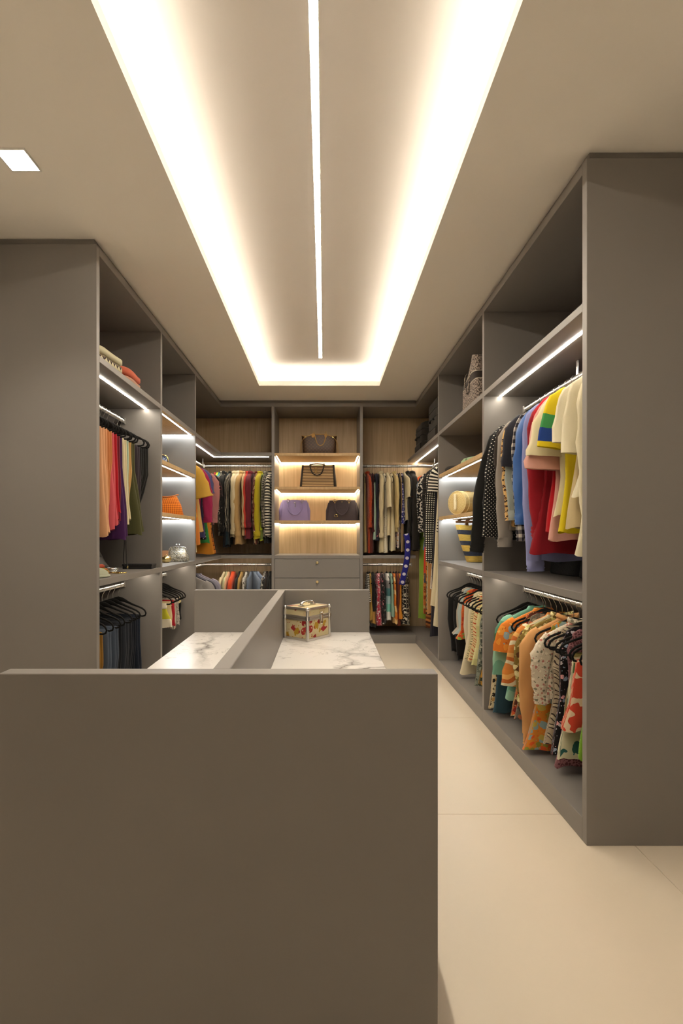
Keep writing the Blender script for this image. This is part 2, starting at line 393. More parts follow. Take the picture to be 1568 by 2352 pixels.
rail(uC, 'y', XL - 0.271, 4.67 + T, RY, RZ_U, brackets=(RY - 0.02,), drop=ZU0 - RZ_U); rail(uC, 'x', RY, XL - 0.271, CX0, RZ_U)
rail(uC, 'y', XL - 0.271, 4.67 + T, RY, RZ_L); rail(uC, 'x', RY, XL - 0.271, CX0, RZ_L)
# far right half of the back wall
uB = unit('grey unit of cream and dark dresses, right of the lit handbag shelves', ((CX1 + XR) / 2, 6.15, 0))
box('back_panel', CX1, XR, DB - 0.018, DB, ZP, ZT0, M['oak'], uB); box('back_panel', XR, DR - 0.018, DB - 0.018, DB, ZP, ZT0, M['oak'], uR3); box('top_panel', CX1, XR, YB, DB - 0.018, ZT0, ZT1, lam, uB)
box('cornice', CX1, XR, YB + 0.02, DB, ZT1, CEIL - 0.0008, lam, uB, bev=0); box('plinth', CX1, XR, YB, DB - 0.018, 0, ZP, lam, uB)
box('shelf', CX1, XR, YB, DB - 0.018, ZM0, ZM1, lam, uB)
led(uB, CX1 + 0.02, XR - 0.01, ly - .006, ly + .006, ZM0, 'low_led')
rail(uB, 'x', RY, CX1, XR + 0.271 - 0.01, RZ_U); rail(uB, 'x', RY, CX1, XR, RZ_L)
# centre niche with drawers
uN = unit('centre unit of lit oak handbag shelves above grey drawers', ((CX0 + CX1) / 2, 6.15, 0))
TP = 0.034
box('partition', CX0, CX0 + TP, YB, DB - 0.018, 0, ZT0, lam, uN); box('partition', CX1 - TP, CX1, YB, DB - 0.018, 0, ZT0, lam, uN)
box('back_panel', CX0, CX1, DB - 0.018, DB, 0, ZT0, M['oak'], uN); box('top_panel', CX0, CX1, YB, DB - 0.018, ZT0, ZT1, lam, uN)
box('cornice', CX0, CX1, YB + 0.02, DB, ZT1, CEIL - 0.0008, lam, uN, bev=0)
nx0, nx1 = CX0 + TP, CX1 - TP
for z in (2.205, 1.815, 1.425): niche_shelf(uN, nx0, nx1, YB, DB - 0.018, z, 'back', 'niche_led')
box('shelf', nx0, nx1, YB, DB - 0.018, ZM0 - 0.005, ZM1, lam, uN)
box('plinth', nx0, nx1, YB + 0.03, DB - 0.018, 0, ZP - 0.01, lam, uN)
dz1 = ZM0 - 0.007
for k in range(4):
    dz0 = dz1 - 0.222
    d = box('drawer', nx0 + 0.003, nx1 - 0.003, YB + 0.001, YB + 0.021, dz0 + 0.003, dz1 - 0.001, lam, uN)
    c = d.location + uN.location
    V, F = lathe([(0.0075, 0), (0.0075, 0.008), (0.013, 0.012), (0.0165, 0.019), (0.0165, 0.024), (0.012, 0.027), (0.006, 0.028)], 14)
    ob('knob', [(x + (nx0 + nx1) / 2 - c.x, YB + 0.001 - z - c.y, y + (dz1 - 0.042 - c.z if k == 0 else dz1 - 0.042 - c.z)) for x, y, z in V], F, M['brass'], d, True)
    dz1 = dz0
box('drawer_carcass', nx0, nx1, YB + 0.022, DB - 0.018, ZP - 0.01, ZM0 - 0.006, lam, uN, bev=0)

# ---------------------------------------------------------------- island
IX0, IX1, IY0, IY1 = -0.7095, 0.248, 1.10, 2.80
ZI = 0.957; ZC = 0.727
e = empty('island', ((IX0 + IX1) / 2, (IY0 + IY1) / 2, 0)); tag(e, 'grey dresser island with raised end panels and centre divider', 'island')
box('end_panel', IX0, IX1, IY0, IY0 + 0.043, 0, ZI, lam, e); box('end_panel', IX0, IX1, 2.757, IY1, 0, ZI, lam, e)
box('divider', -0.252, -0.213, IY0 + 0.043, 2.757, ZC - 0.03, ZI - 0.0004, lam, e)
box('body', IX0 + 0.022, IX1 - 0.022, IY0 + 0.043, 2.757, 0.08, ZC - 0.0305, lam, e, bev=0); box('plinth', IX0 + 0.06, IX1 - 0.06, IY0 + 0.043, 2.757, 0, 0.08, lam, e, bev=0)
for sx in (-1, 1):
    for cy in range(2):
        for k in range(3):
            ya = IY0 + 0.046 + cy * 0.8345; za = 0.083 + k * 0.2035
            xa, xb = (IX0 + 0.003, IX0 + 0.022) if sx < 0 else (IX1 - 0.022, IX1 - 0.003)
            d = box('drawer', xa, xb, ya, ya + 0.831, za, za + 0.2, lam, e)
            c = d.location + e.location
            V, F = lathe([(0.0075, 0), (0.0075, 0.008), (0.0165, 0.019), (0.0165, 0.024), (0.006, 0.028)], 12)
            xs = xa if sx < 0 else xb
            ob('knob', [(xs + sx * z - c.x, ya + 0.4155 + x - c.y, za + 0.16 + y - c.z) for x, y, z in V], F, M['brass'], d, True)
for lab, a, b in (('white veined marble slab on the left half of the island', IX0 + 0.004, -0.2525), ('white veined marble slab under the floral train case', -0.2125, IX1 - 0.001)):
    tag(box('countertop', a, b, IY0 + 0.0435, 2.7565, ZC - 0.03, ZC, M['marble'], bev=0.002), lab, 'countertop')

# ---------------------------------------------------------------- fabrics
def fab(spec):
    """'kind:colour,colour,..:number,number'"""
    if spec in M: return M[spec]
    kind, cs, *ns = spec.split(':')
    cs = ['#' + c for c in cs.split(',')]; ns = [float(x) for x in ns[0].split(',')] if ns else []
    t = NT('fabric_' + kind); rough = 0.88; spec_l = 0.25; metal = 0.0; sheen = 0.1
    p = lambda i, d: ns[i] if len(ns) > i else d
    if kind == 'floral' and ns: ns[0] *= 1.45
    wv = t.noise(t.uv(1, 1), 420, 2); crease = t.noise(t.uv(1, 0.35), 16, 3)
    hgt = t.math('ADD', t.math('MULTIPLY', wv.outputs[0], 0.25), crease.outputs[0])
    def frac_lt(v, axis, freq, duty):
        s = t.new('ShaderNodeSeparateXYZ'); t.set(s.inputs[0], v)
        return t.math('LESS_THAN', t.math('FRACT', t.math('MULTIPLY_ADD', s.outputs[axis], freq, 100.0)), duty)
    if kind == 'solid': c = t.mix(t.math('MULTIPLY', crease.outputs[0], 0.18), cs[0], (0, 0, 0))
    elif kind == 'satin': c = t.mix(t.math('MULTIPLY', crease.outputs[0], 0.15), cs[0], (0, 0, 0)); rough = 0.42; spec_l = 0.5
    elif kind == 'dots':
        v = t.voro(t.uv(1, 1, R(45)), p(0, 60), p(2, 0.0)); c = t.mix(t.math('LESS_THAN', v.outputs['Distance'], p(1, 0.28)), cs[0], cs[1])
    elif kind == 'hstripe': c = t.mix(frac_lt(t.uv(), 1, p(0, 40), p(1, 0.5)), cs[0], cs[1])
    elif kind == 'vstripe': c = t.mix(frac_lt(t.uv(), 0, p(0, 40), p(1, 0.5)), cs[0], cs[1])
    elif kind == 'gingham':
        u = t.uv(1, 1, R(p(1, 0))); a = frac_lt(u, 0, p(0, 30), 0.5); b = frac_lt(u, 1, p(0, 30), 0.5)
        c = t.ramp(t.math('MULTIPLY', t.math('ADD', a, b), 0.5), [(0, cs[0]), (0.34, cs[2] if len(cs) > 2 else '#807870'), (0.8, cs[1])], 'CONSTANT')
    elif kind == 'plaid':
        u = t.uv(); a = frac_lt(u, 0, p(0, 14), 0.14); b = frac_lt(u, 1, p(0, 14), 0.14)
        a2 = frac_lt(u, 0, p(0, 14), 0.5); b2 = frac_lt(u, 1, p(0, 14), 0.5)
        c = t.mix(t.math('MULTIPLY', t.math('ADD', a2, b2), 0.35), cs[0], cs[2] if len(cs) > 2 else cs[0]); c = t.mix(t.math('MAXIMUM', a, b), c, cs[1])
    elif kind == 'leopard':
        u = t.uv(); nz = t.noise(u, 60, 2); ad = t.new('ShaderNodeVectorMath', operation='SCALE'); t.set(ad.inputs[0], nz.outputs['Color']); ad.inputs[3].default_value = 0.012
        a3 = t.new('ShaderNodeVectorMath', operation='ADD'); t.set(a3.inputs[0], u); t.set(a3.inputs[1], ad.outputs[0])
        v = t.voro(a3.outputs[0], p(0, 55)); c = t.ramp(v.outputs['Distance'], [(0, cs[2]), (0.2, cs[1]), (0.40, cs[0])], 'CONSTANT')
    elif kind == 'zebra':
        wn = t.new('ShaderNodeTexWave'); t.set(wn.inputs['Vector'], t.uv(1, 1, R(p(1, 60)))); wn.inputs['Scale'].default_value = p(0, 9)
        wn.inputs['Distortion'].default_value = 7.0; wn.inputs['Detail'].default_value = 2; wn.inputs['Detail Scale'].default_value = 1.2
        c = t.ramp(wn.outputs[1], [(0, cs[0]), (0.42, cs[1]), (0.8, cs[2] if len(cs) > 2 else cs[1])], 'CONSTANT')
    elif kind == 'blobs':
        nz = t.noise(t.uv(), p(0, 14), 1, 0.4); c = t.mix(t.math('GREATER_THAN', nz.outputs[0], p(1, 0.55)), cs[0], cs[1])
    elif kind == 'floral':
        u = t.uv(); nz = t.noise(u, p(0, 22) * 1.6, 2); ad = t.new('ShaderNodeVectorMath', operation='SCALE'); t.set(ad.inputs[0], nz.outputs['Color']); ad.inputs[3].default_value = 0.6 / p(0, 22)
        a3 = t.new('ShaderNodeVectorMath', operation='ADD'); t.set(a3.inputs[0], u); t.set(a3.inputs[1], ad.outputs[0])
        v = t.voro(a3.outputs[0], p(0, 22)); sep = t.new('ShaderNodeSeparateColor'); t.set(sep.inputs[0], v.outputs['Color'])
        k = max(1, len(cs) - 1); cc = t.ramp(sep.outputs[0], [(i / k, q) for i, q in enumerate(cs[1:])], 'CONSTANT')
        mk = t.math('LESS_THAN', v.outputs['Distance'], p(1, 0.5)); c = t.mix(mk, cs[0], cc)
        v2 = t.voro(a3.outputs[0], p(0, 22) * 2.7); s2 = t.new('ShaderNodeSeparateColor'); t.set(s2.inputs[0], v2.outputs['Color'])
        c2 = t.ramp(s2.outputs[1], [(i / k, q) for i, q in enumerate(cs[1:])], 'CONSTANT')
        c = t.mix(t.math('MULTIPLY', t.math('LESS_THAN', v2.outputs['Distance'], 0.32), t.math('LESS_THAN', s2.outputs[2], 0.5)), c, c2)
    elif kind == 'bands':    # wide bands of colour down the length
        s = t.new('ShaderNodeSeparateXYZ'); t.set(s.inputs[0], t.uv()); nz = t.noise(t.uv(), 5, 2)
        f = t.math('FRACT', t.math('ADD', t.math('MULTIPLY_ADD', s.outputs[1], p(0, 3), 100.0), t.math('MULTIPLY', nz.outputs[0], p(1, 0.0))))
        c = t.ramp(f, [(i / len(cs), q) for i, q in enumerate(cs)], 'CONSTANT')
    elif kind == 'denim':
        n2 = t.noise(t.uv(1, 0.2), 14, 3); c = t.mix(n2.outputs[0], cs[0], cs[1]); c = t.mix(t.math('MULTIPLY', wv.outputs[0], 0.25), c, (0, 0, 0))
    elif kind == 'lace':
        v = t.voro(t.uv(), p(0, 90), 1.0, 'DISTANCE_TO_EDGE'); c = t.mix(t.math('LESS_THAN', v.outputs['Distance'], 0.12), cs[1], cs[0]); hgt = v.outputs['Distance']
    elif kind == 'weave':
        u = t.uv(1, 1, R(45)); s = t.new('ShaderNodeTexChecker'); t.set(s.inputs['Vector'], u); s.inputs['Scale'].default_value = p(0, 60)
        c = t.mix(s.outputs[1], cs[0], cs[1]); hgt = s.outputs[1]
    elif kind == 'glitter':
        v = t.voro(t.uv(), p(0, 220)); sep = t.new('ShaderNodeSeparateColor'); t.set(sep.inputs[0], v.outputs['Color'])
        c = t.ramp(sep.outputs[0], [(i / len(cs), q) for i, q in enumerate(cs)], 'CONSTANT'); metal = 0.75; rough = 0.3; hgt = sep.outputs[1]; sheen = 0
    elif kind == 'leather':
        v = t.voro(t.uv(), 260); c = cs[0]; hgt = v.outputs['Distance']; rough = 0.48; spec_l = 0.5; sheen = 0
    t.bump(hgt, 0.55, 0.006); M[spec] = t.out(c, rough, metal, spec_l, sheen); M[spec].name = 'fabric_' + kind; return M[spec]

# ---------------------------------------------------------------- clothes hanger (shared meshes)
def hanger_meshes():
    hk = [(-0.0195, 0, -0.006)] + [(0.0195 * math.cos(a), 0, 0.0195 * math.sin(a)) for a in [R(180 - 22.5 * k) for k in range(9)]] + [(0.017, 0, -0.014), (0.006, 0, -0.032), (0.0, 0, -0.048), (0, 0, -0.09)]
    V, F = sweep(hk, 0.0017, n=6); hook = mesh('hook', V, F, M['chrome'], True)
    half = [(0.0, -0.094), (0.025, -0.098), (0.05, -0.106), (0.075, -0.117), (0.11, -0.131), (0.15, -0.144), (0.182, -0.156), (0.203, -0.171), (0.212, -0.190), (0.206, -0.206), (0.188, -0.212)]
    sc = [2.7, 2.5, 1.9, 1.35, 1.1, 1, 1, 1, 1, 1, 0.9]
    pts = [(x, 0, z) for x, z in half] + [(0.06, 0, -0.212), (-0.06, 0, -0.212)] + [(-x, 0, z) for x, z in reversed(half[1:])]
    scl = sc + [0.8, 0.8] + sc[:0:-1]
    V, F = sweep(pts, 0.0062, 0.0034, n=8, closed=True, scale=scl); body = mesh('shoulder_loop', V, F, M['velvet'], True)
    return hook, body
HOOK, HBODY = hanger_meshes()
def hanger(loc, rot, label, group):
    o = link(bpy.data.objects.new('clothes_hanger', HBODY)); o.location = loc; o.rotation_euler = (0, 0, rot)
    tag(o, label, 'hanger', group); link(bpy.data.objects.new('hook', HOOK), o); return o

# ---------------------------------------------------------------- garments, local frame: rail centre at 0, x across the hanger, z up
def cloth(rows, r, amp=0.006, wl=0.09, n=28, steps=18, sway=0.0, tw=0.0, hemj=0.006):
    """rows (z, cx, half width, half thickness); flattened tube with folds"""
    zs = [q[0] for q in rows]; V = []; UV = []; F = []; ph = r.uniform(0, 6.28); ph2 = r.uniform(0, 6.28); ph3 = r.uniform(0, 6.28)
    L = zs[0] - zs[-1]; cut = sorted(set([1 - (z - zs[-1]) / L for z in zs] + [i / steps for i in range(steps + 1)]))
    for s in cut:
        z = zs[0] - s * L; i = 0
        while i < len(rows) - 2 and z < rows[i + 1][0]: i += 1
        a, b = rows[i], rows[i + 1]; f = (a[0] - z) / max(1e-6, a[0] - b[0]); f = min(1, max(0, f))
        cx, hw, th = [a[k] + (b[k] - a[k]) * f for k in (1, 2, 3)]
        A = amp * min(1.0, s * 1.6) ; dy = sway * s * s
        for j in range(n):
            an = 2 * math.pi * j / n; c_, s_ = math.cos(an), math.sin(an)
            x = hw * math.copysign(abs(c_) ** 0.75, c_); y = th * math.copysign(abs(s_) ** 0.6, s_)
            wob_ = math.sin(x * 6.283 / wl + ph + 1.2 * s) * A + math.sin(x * 6.283 / (wl * 2.3) + ph2 - 2 * s) * A * 0.8
            wob_ += 0.35 * A * math.sin(x * 6.283 / (wl * 0.55) + ph3) * (1 if s_ > 0 else -1)
            edge = 0.5 + 0.5 * (1 - abs(c_))
            zz = z + (hemj * math.sin(5 * an + ph2) * s * s)
            X = cx + x + 0.005 * math.sin(9 * s + ph) * s; Y = y + wob_ * edge + dy + tw * s * x
            V.append((X, Y, zz)); UV.append((x + (0.0 if s_ <= 0 else 0.37), z))
    m = len(cut)
    for i in range(m - 1):
        for j in range(n): F.append([i * n + j, (i + 1) * n + j, (i + 1) * n + (j + 1) % n, i * n + (j + 1) % n])
    F.append([(m - 1) * n + j for j in range(n)][::-1]) if False else None
    return V, F, UV
def tubeuv(pts, ra, rb, scale, n=12):
    P = smoothpath(pts, 5); m = len(P); sc = []
    for i in range(m):
        q = i / (m - 1) * (len(scale) - 1); k = min(int(q), len(scale) - 2); sc.append(scale[k] + (scale[k + 1] - scale[k]) * (q - k))
    w0 = P[0].x * 37 + P[-1].z * 91
    sc = [q * (1 + (0.05 * math.sin(i * 1.9 + w0) + 0.04 * math.sin(i * 3.7 + w0 * 2)) * min(1, i / 3)) for i, q in enumerate(sc)]
    V, F = sweep(P, ra, rb, n, scale=sc, cap=False); UV = []; d = 0
    V = [v + Vector((0, 0.006 * math.sin(v.x * 70 + v.z * 25 + w0) * min(1, i / (3 * n)), 0)) for i, v in enumerate(V)]
    for i in range(m):
        if i: d += (P[i] - P[i - 1]).length
        for j in range(n): UV.append((math.cos(2 * math.pi * j / n) * ra * sc[i] + (0.2 if j > n / 2 else 0), d))
    return V, F, UV
def garment(name, label, cat, group, loc, rot, kind, L, fabric, r, hw=0.205, hem=None, th=0.017, sl=None, sway=0.0, amp=None, out=0.0, trim=None, wl=0.09, cx=0.0):
    m = fab(fabric); sleeves = []; parts = []
    if kind in 'TBWJV':
        hem = hem or (hw + 0.015); n0 = 0.055
        if kind == 'V': rows = [(-0.100, 0, 0.085, th * .7), (-0.118, 0, 0.12, th * .8), (-0.20, 0, 0.155, th), (-0.30, 0, hw * 0.86, th), (-0.45, 0, hw * 0.84, th * 1.15), (-L, cx, hem, th * 1.5)]
        else: rows = [(-0.082, 0, n0, th * .9), (-0.100, 0, 0.068, th), (-0.123, 0, 0.125, th), (-0.150, 0, 0.182, th), (-0.168, 0, hw, th), (-0.23, 0, hw, th), (-0.36, 0, hw * 0.93, th), (-0.55, cx * .4, hw * 0.93, th * 1.15), (-L, cx, hem, th * 1.4)]
        if L < 0.56 and kind != 'V': rows = rows[:7] + [(-L, cx, hem, th * 1.4)]
        if L < 0.46: rows = rows[:4] + [(-L, cx, hem, th * 1.4)]
        V, F, UV = cloth(rows, r, amp if amp is not None else 0.010, wl, sway=sway)
        o = ob(name, V, F, m, None, True, UV)
        if kind != 'V':
            sl = sl or {'T': 0.20, 'B': 0.60, 'W': 0.36, 'J': 0.62}[kind]
            for s in (-1, 1):
                dy = r.uniform(-0.012, 0.012)
                if kind == 'T': pts = [(s * (hw - 0.045), 0, -0.175), (s * (hw + 0.015), dy, -0.235), (s * (hw + 0.035 + out), dy * 1.5, -0.20 - sl)]; V, F, UV = tubeuv(pts, 0.066, th * 1.1, [0.75, 1.0, 1.1])
                elif kind == 'W': pts = [(s * (hw - 0.05), 0, -0.175), (s * (hw + 0.01), dy, -0.26), (s * (hw + 0.03 + out), dy, -0.19 - sl)]; V, F, UV = tubeuv(pts, 0.085, th * 1.3, [0.6, 0.95, 1.35])
                else: pts = [(s * (hw - 0.05), 0, -0.17), (s * (hw + 0.008), dy, -0.25), (s * (hw + 0.02 + out * .6), dy * 1.6, -0.20 - sl * 0.5), (s * (hw + 0.008 + out), dy, -0.19 - sl)]; V, F, UV = tubeuv(pts, 0.062, th * 1.15, [0.8, 1.0, 0.9, 0.72])
                ob('sleeve', V, F, fab(trim) if (trim and kind == 'T') else m, o, True, UV)
                if kind in 'BJ':
                    e_ = Vector(pts[-1]); d_ = (Vector(pts[-1]) - Vector(pts[-2])).normalized()
                    V, F, UV = tubeuv([e_ - d_ * 0.004, e_ + d_ * 0.03, e_ + d_ * 0.055], 0.048, th * 1.25, [1, 1, 0.98]); ob('cuff', V, F, m, o, True, UV)
            if kind in 'BJ':
                pts = [(0.062 * math.cos(a), (th + 0.012) * math.sin(a), -0.088 + 0.010 * math.cos(2 * a)) for a in [2 * math.pi * k / 14 for k in range(14)]]
                V, F = sweep(pts, 0.006, 0.015 if kind == 'B' else 0.02, 6, closed=True, up=(0, 0, 1)); ob('collar', V, F, m, o, True, [(v[0], v[2]) for v in V])
    elif kind == 'P':
        hw = 0.115 if hw == 0.205 else hw; hem = hem or hw * 0.8
        rows = [(-0.203, cx, hw * .9, 0.004), (-0.210, cx, hw, 0.010), (-0.24, cx, hw, th * .8), (-0.4, cx, hw * 1.02, th), (-L, cx, hem, th)]
        V, F, UV = cloth(rows, r, amp if amp is not None else 0.004, 0.12, sway=sway, n=22, steps=12); o = ob(name, V, F, m, None, True, UV)
        rows = [(q[0] if i < 2 else q[0] + 0.0, q[1] + 0.012, q[2] * .97, q[3] * .9) for i, q in enumerate(rows)]; rows[-1] = (-L + r.uniform(0.015, 0.05), rows[-1][1], rows[-1][2], rows[-1][3])
        V, F, UV = cloth(rows, r, 0.003, 0.12, sway=sway, n=22, steps=12); ob('folded_leg', [(a, b + 0.017, c) for a, b, c in V], F, m, o, True, UV)
    else:   # skirt
        hem = hem or hw * 1.1; hw = hw * 0.82
        rows = [(-0.205, cx, hw * .97, th * .6), (-0.215, cx, hw, th * .8), (-0.26, cx, hw * 1.02, th), (-L, cx, hem, th * 1.4)]
        V, F, UV = cloth(rows, r, amp if amp is not None else 0.009, 0.07, sway=sway, steps=13); o = ob(name, V, F, m, None, True, UV)
        V, F, UV = cloth([(-0.203, cx, hw * .98, th * .9), (-0.24, cx, hw * 1.01, th * 1.05)], r, 0.002, 0.09, steps=3); ob('waistband', V, F, m, o, True, UV)
    o.location = loc; o.rotation_euler = (0, 0, rot); tag(o, label, cat, group)
    return o
RAILS = {  # key: (axis, fixed coordinate, z, base rotation, phrase)
 'RU1': ('y', XR + .271, RZ_U, math.pi, 'on the nearest right upper rail'), 'RL1': ('y', XR + .271, RZ_L, math.pi, 'on the nearest right lower rail'),
 'RL2': ('y', XR + .271, RZ_L, math.pi, 'below the straw bag shelves'), 'R3': ('y', XR + .271, RZ_U, math.pi, 'in the right far corner'),
 'BRU': ('x', RY, RZ_U, -math.pi / 2, 'on the far right upper rail'), 'BRL': ('x', RY, RZ_L, -math.pi / 2, 'on the far right lower rail'),
 'BLU': ('x', RY, RZ_U, -math.pi / 2, 'on the far left upper rail'), 'BLL': ('x', RY, RZ_L, -math.pi / 2, 'on the far left lower rail'),
 'CU': ('y', XL - .271, RZ_U, 0.0, 'in the left far corner'), 'CL': ('y', XL - .271, RZ_L, 0.0, 'low in the left far corner'),
 'LU1': ('y', XL - .271, RZ_U, 0.0, 'on the nearest left upper rail'), 'LL1': ('y', XL - .271, RZ_L, 0.0, 'on the nearest left lower rail'),
 'LL2': ('y', XL - .271, RZ_L, 0.0, 'below the silver glitter purse')}
CAT = {'T': 'top', 'B': 'shirt', 'W': 'blouse', 'J': 'jacket', 'V': 'dress', 'P': 'trousers', 'S': 'skirt'}
def hang(key, rows, px=None, yaw0=0.0):
    ax, fx, z, rot, phrase = RAILS[key]; r = random.Random(key)
    for q in rows:
        pos, name, desc, kind, L, fabric = q[:6]; kw = dict(q[6]) if len(q) > 6 else {}
        if px: pos = (pos - 744) * px / FPX
        if key == 'R3': pos = 6.05 - (6.05 - pos) * 0.80
        yaw = rot + R(kw.pop('yaw', r.uniform(-4.5, 4.5) + yaw0)); loc = (fx, pos, z) if ax == 'y' else (pos, fx, z)
        garment(name, desc + ' ' + phrase, kw.pop('cat', name.split('_')[-1]), 'clothes ' + phrase, loc, yaw, kind, L, fabric, r, **kw)
        hl = 'black velvet hanger of the ' + desc + ' ' + phrase
        if len(hl.split()) > 16: hl = hl.replace('velvet hanger of the', 'hanger of')
        hanger(loc, yaw, hl, 'hangers ' + phrase)

# ---------------------------------------------------------------- what hangs on each rail (position along the rail, far to near)
hang('RU1', [
 (3.31, 'jacket', 'plain black jacket', 'J', .86, 'solid:1a1917', dict(out=.12, sl=.70, yaw=4)),
 (3.22, 'blouse', 'black blouse with small white dots', 'B', .84, 'dots:141211,d8d0c2:62,0.17', dict(out=.07, yaw=9, hw=.22, th=.024)),
 (3.145, 'blouse', 'brown blouse with large cream spots', 'B', .78, 'dots:2a211b,cfc6a8:13,0.34,0.8', dict(sl=.5)),
 (3.085, 'shirt', 'plain grey cotton shirt', 'B', .80, 'solid:8d857c', dict(sl=.66, out=.02)),
 (3.01, 'blouse', 'leopard print blouse', 'B', .78, 'leopard:c79f63,241a12,8a5a2c:60', dict(sl=.5)),
 (2.95, 'shirt', 'pale washed denim shirt', 'B', .74, 'denim:a4a8a0,8c948f', dict(sl=.5)),
 (2.895, 'top', 'navy short-sleeved top', 'T', .66, 'solid:23232b', dict(sl=.24)),
 (2.83, 'shirt', 'black and white gingham shirt', 'B', .86, 'gingham:d9d2bf,1d1a20,77706c:26', dict(sl=.62)),
 (2.755, 'blouse', 'royal blue wide-sleeved blouse', 'B', .74, 'satin:2f5f9f', dict(sl=.53, out=.03, hem=.24)),
 (2.69, 'shirt', 'long periwinkle blue shirt', 'B', .97, 'solid:8b8fbc', dict(sl=.78)),
 (2.615, 'coat', 'crimson wool coat', 'J', .93, 'solid:8e1320', dict(sl=.6, hem=.25, cx=.02)),
 (2.55, 'top', 'bright red short-sleeved top', 'T', .82, 'solid:b3141f', dict(sl=.3)),
 (2.50, 'blouse', 'blush pink ruffled blouse', 'W', .86, 'solid:d9a294', dict(sl=.32)),
 (2.39, 'tee', 'yellow tee with green sleeve trim', 'T', .82, 'solid:d8c01c', dict(sl=.22, hw=.215, out=.01, trim='bands:d8c01c,d8c01c,3f8f4f,1f3f86:4')),
 (2.44, 'blouse', 'cream puff-sleeved blouse', 'W', .74, 'solid:ddd0a8', dict(sl=.26)),
 (2.32, 'jumpsuit', 'beige cotton jumpsuit', 'V', .80, 'solid:cbb78c', dict(hem=.22)),
 (2.27, 'tee', 'white fluffy tee', 'T', .66, 'solid:e6ddc0', dict(sl=.22)),
 (2.205, 'dress', 'long white cotton dress', 'T', .92, 'solid:e6dcbd', dict(sl=.28, hem=.25)),
 (2.14, 'shirt', 'off-white shirt closest to the end panel', 'B', .9, 'solid:e0d5b4'),
])
hang('RL1', [
 (3.31, 'trousers', 'black and cream tribal print trousers', 'S', .76, 'floral:cdbf9a,1c1712,b98f55,241a14,d8c9a6,1c1712:26,0.5', dict(hem=.24, cx=.03, amp=.004)),
 (3.245, 'skirt', 'teal wrap skirt', 'S', .765, 'solid:2f4c58', dict(hem=.25, cx=.02)),
 (3.165, 'dress', 'aqua satin dress with leaves', 'T', .66, 'bands:6fa58e,7db39a,5b8f74,41663f,8fbda2:2.2,0.7', dict(hw=.20, sl=.3)),
 (3.075, 'shirt', 'orange tropical print shirt', 'T', .5, 'floral:d87d2c,e69a3c,8fa9b0,b5561e,e8c06a:14,0.42', dict(sl=.15)),
 (3.04, 'dress', 'scarlet patchwork print dress', 'V', .72, 'floral:5f3020,c2562a,d9b05a,7d2424,c9c08a:26,0.6', dict(hw=.2)),
 (2.97, 'dress', 'grey floral print dress', 'V', .72, 'floral:6b6458,8e8676,4b4a42,b36a4a,a09a80:24,0.55', dict(hw=.2)),
 (2.90, 'kimono', 'amber patchwork kimono', 'W', .56, 'bands:c98038,d9a55e,b5632c,cfc6a4,c47a3a:9,1.5', dict(sl=.3)),
 (2.83, 'blouse', 'lime and brown leaf print blouse', 'B', .6, 'floral:7d6a32,b5b06a,5a3a20,d8d09a:24,0.5', dict(sl=.34)),
 (2.765, 'cardigan', 'apricot long cardigan', 'B', .73, 'solid:d19c62', dict(sl=.52, hem=.2)),
 (2.70, 'dress', 'orange palm print dress', 'V', .775, 'floral:cf7f2a,b9a24a,8c8a34,d85a24,8aa2a0:20,0.55', dict(hw=.22, hem=.26, cx=.02)),
 (2.64, 'blouse', 'ivory lace floral blouse', 'B', .48, 'floral:cfc3ac,b5766a,7d7a66,e2d8c2:40,0.4', dict(sl=.26)),
 (2.585, 'dress', 'brown zebra stripe satin dress', 'V', .70, 'zebra:a3927a,3c2f28,b7a88c:7,65', dict(hw=.2)),
 (2.535, 'top', 'black top with crochet flowers', 'V', .73, 'floral:120f10,b9b2b5,8f9fb0,d9a0a0:22,0.34', dict(hw=.19)),
 (2.48, 'shawl', 'dusty mauve lace shawl', 'V', .76, 'lace:8f5f63,5d3438:70', dict(hw=.17, hem=.22)),
 (2.42, 'skirt', 'olive satin skirt', 'S', .55, 'satin:6f6230', dict(hw=.18)),
 (2.355, 'dress', 'cream dress with green leaf print', 'S', .66, 'floral:cfc9a8,cfc9a8,2c5f58,cfc9a8,4f7a4a,cfc9a8,2f6a6a:10,0.44', dict(hem=.27, hw=.24)),
 (2.30, 'skirt', 'coral skirt with cream pebbles', 'S', .52, 'blobs:cf4630,e2c7a4:22,0.56', dict(hem=.26, hw=.24)),
 (2.25, 'skirt', 'lime green fringe skirt', 'S', .62, 'zebra:6f9c22,87b52c,4f7a18:30,0', dict(hem=.22, amp=.012)),
 (2.19, 'top', 'navy top with white marks', 'V', .50, 'blobs:1c2447,c9c6cc:40,0.66'),
], yaw0=6)
